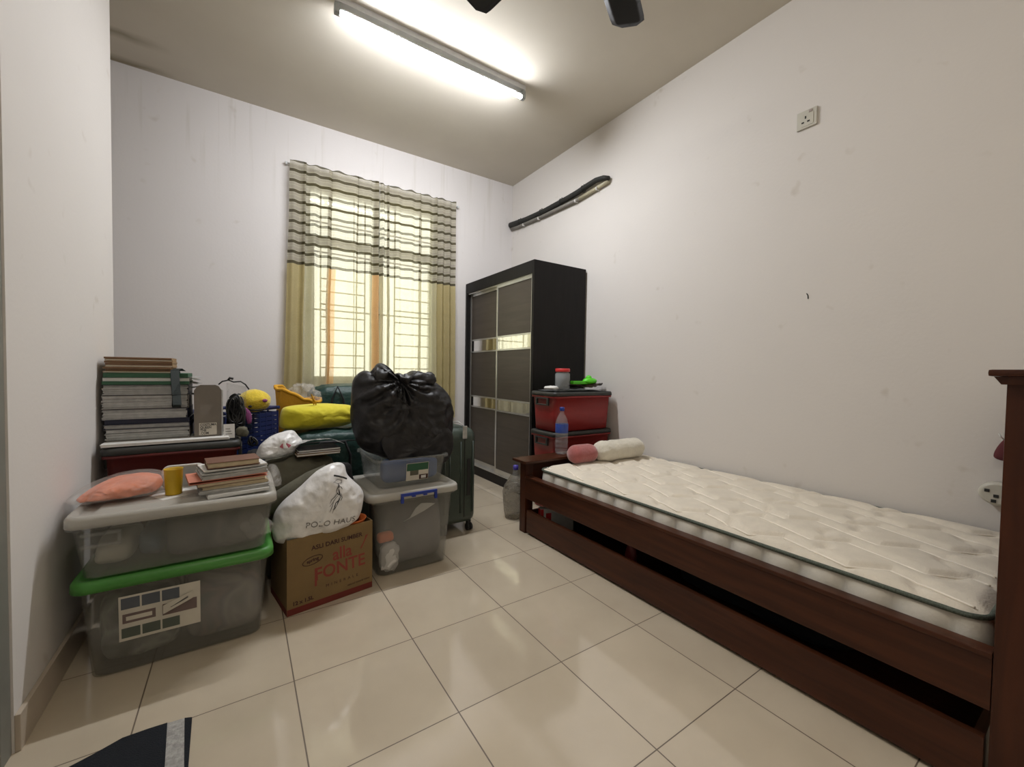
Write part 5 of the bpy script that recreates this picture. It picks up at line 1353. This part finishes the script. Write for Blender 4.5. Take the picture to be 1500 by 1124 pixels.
t = thing('medicine_box', 'small white and red carton inside the open drawer under the bed', 'box', (1.548, 1.995, 0.026), radians(-19))
obj('carton_body', G().box((0, 0, 0), (0.22, 0.045, 0.148), 0.001), M['paper'], t)
g = G().box((-0.0008, 0.002, 0.02), (-0.0002, 0.043, 0.147)); g.box((0.0, -0.0008, 0.04), (0.020, -0.0002, 0.147)); g.box((0.035, -0.0008, 0.045), (0.07, -0.0002, 0.12)); obj('red_panel', g, M['red_lid'], t, label='red printed panel')
g = blob((0.06, 0.06, 0.17), n=24, amp=0.01, f=20, seed=3); tag(obj('red_pouch', g, M['red_bin'], loc=(1.60, 1.33, 0.0255)), 'small dark red pouch in the open drawer under the bed', 'pouch')
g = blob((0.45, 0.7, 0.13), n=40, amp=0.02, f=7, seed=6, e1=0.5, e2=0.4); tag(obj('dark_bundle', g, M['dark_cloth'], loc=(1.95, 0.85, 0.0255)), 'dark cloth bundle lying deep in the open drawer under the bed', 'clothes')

# ------------------------------------------------------------------ fixtures on the right wall
X = XR
t = thing('pipe_run', 'black insulated pipe with a grey pipe under it, high on the right wall', 'pipe', (X, 0, 0))
g = G()
P1 = [(-0.030, 2.370, 2.588), (-0.038, 2.42, 2.608), (-0.042, 2.50, 2.618), (-0.042, 2.60, 2.611), (-0.040, 2.72, 2.598), (-0.036, 2.87, 2.594), (-0.034, 3.2, 2.588), (-0.034, 3.5, 2.598), (-0.034, 3.65, 2.608), (-0.034, 3.80, 2.622)]
g.tube(P1, [0.018, 0.020, 0.021, 0.022, 0.023, 0.023, 0.024, 0.025, 0.028, 0.030], 14); obj('insulated_pipe', g, M['pipe'], t, smooth=True)
for y in (2.66, 2.95, 3.25, 3.62):
    zc = {2.66: 2.605, 2.95: 2.592, 3.25: 2.590, 3.62: 2.606}[y]
    g = G().tube([(-0.036 + 0.0275 * cos(a), y, zc + 0.0275 * sin(a)) for a in [k * tau / 16 for k in range(17)]], 0.003, 5); g.box((-0.03, y - 0.003, zc + 0.026), (-0.024, y + 0.003, zc + 0.042)); obj('cable_tie', g, M['black'], t)
obj('grey_pipe', G().tube([(-0.022, 2.72, 2.545), (-0.022, 3.2, 2.552), (-0.022, 3.66, 2.572), (-0.022, 3.80, 2.585)], 0.017, 12), M['trunk'], t, smooth=True)
obj('cream_pipe', G().tube([(-0.020, 2.378, 2.572), (-0.020, 2.50, 2.562), (-0.022, 2.719, 2.545)], 0.016, 12), M['trunk_cream'], t, smooth=True, label='yellowed cream pipe end')
for y, z_ in ((2.50, 2.562), (2.76, 2.546), (3.30, 2.556), (3.56, 2.568)):
    obj('white_clip', G().box((-0.042, y - 0.006, z_ - 0.022), (-0.002, y + 0.006, z_ + 0.004), 0.002), M['paper'], t)
def plate(name, label, cat, y, z, w, h, d, m):
    t = thing(name, label, cat, (X, y, z)); return t
t = thing('wall_socket', 'ivory three-pin wall socket high on the right wall', 'socket', (X, 0.990, 2.379))
g = G().box((-0.011, -0.046, -0.046), (-0.0005, 0.046, 0.046), 0.003); obj('face_plate', g, M['socket'], t)
g = G().box((-0.0135, -0.032, -0.036), (-0.0111, 0.024, 0.024), 0.001); obj('raised_panel', g, M['socket'], t)
for (y, z_, sy, sz) in ((0.004, 0.008, 0.0035, 0.007), (0.016, -0.016, 0.006, 0.004), (-0.010, -0.016, 0.006, 0.004)):
    obj('pin_hole', G().box((-0.0142, y - sy, z_ - sz), (-0.0136, y + sy, z_ + sz)), M['hole'], t)
obj('switch_rocker', G().box((-0.0138, -0.026, 0.027), (-0.0112, -0.010, 0.040), 0.001), mat('pinkish_rocker', (0.36, 0.30, 0.27), 0.4), t)
t = thing('travel_adapter', 'round white plug adapter on the right wall beside the headboard post', 'adapter', (X, 0.272, 0.575))
rings = [[(-dx, 0.055 * q * cos(a), 0.045 * q * sin(a)) for a in [k * tau / 28 for k in range(28)]] for dx, q in ((0.0005, 1), (0.035, 1), (0.042, 0.93), (0.044, 0.8))]
obj('adapter_body', G().ring_surface(rings), M['socket'], t, smooth=False)
for (y, z_) in ((0.030, 0.010), (0.006, -0.008), (0.012, -0.028)):
    obj('pin_hole', G().box((-0.0455, y - 0.007, z_ - 0.006), (-0.0446, y + 0.007, z_ + 0.006)), M['hole'], t)
t = thing('wall_hook', 'small white hook on the right wall beside the headboard post', 'hook', (X, 0.262, 0.800))
obj('hook_plate', G().box((-0.004, -0.012, -0.02), (-0.0005, 0.012, 0.015), 0.001), M['paper'], t)
obj('hook_wire', G().tube([(-0.004, 0, -0.005), (-0.02, 0.004, -0.012), (-0.032, 0.012, -0.002), (-0.03, 0.018, 0.012)], 0.003, 6), M['paper'], t)
g = inflate([(-0.02, 0), (0.02, 0.002), (0.035, -0.04), (0.045, -0.072), (0.0, -0.085), (-0.045, -0.07)], -0.012, 0.008, 0.008, amp=0.003, rings=6, n=36)
o = obj('hanging_cloth', g, M['maroon'], loc=(X - 0.025, 0.245, 0.792), rz=radians(-90)); tag(o, 'dark maroon cloth hanging from the white wall hook', 'cloth')
g = G().tube([(X - 0.0012, 0.965, 1.462), (X - 0.002, 0.958, 1.450), (X - 0.0012, 0.957, 1.432)], 0.0022, 6); tag(obj('wall_scratch', g, M['hole']), 'short dark scratch mark in the middle of the right wall', 'mark')

# ------------------------------------------------------------------ dark rug corner bottom left
rug = [(-0.50 + 0.012, 1.40), (-0.405, 1.435), (-0.370, 1.452), (-0.321, 1.470), (-0.273, 1.492), (-0.22, 1.492), (-0.178, 1.489)]
t = thing('floor_mat', 'navy-black floor mat with a pale stripe at the bottom left corner', 'mat', (0, 0, 0))
Y0 = 0.75
g = G().prism([(x, y) for x, y in rug] + [(-0.165, 1.331), (-0.12, Y0), (-0.488, Y0)], 'z', 0.0005, 0.007); obj('mat_field', g, M['rug_dark'], t)
g = G().prism([(-0.1778, 1.487), (-0.139, 1.483), (-0.124, 1.306), (-0.07, Y0), (-0.1198, Y0), (-0.1648, 1.331)], 'z', 0.0005, 0.0066); obj('pale_stripe', g, M['rug_light'], t, label='pale grey stripe')
g = G().prism([(-0.1388, 1.483), (-0.121, 1.475), (-0.115, 1.30), (-0.058, Y0), (-0.0698, Y0), (-0.1238, 1.306)], 'z', 0.0005, 0.007); obj('mat_border', g, M['rug_dark'], t)
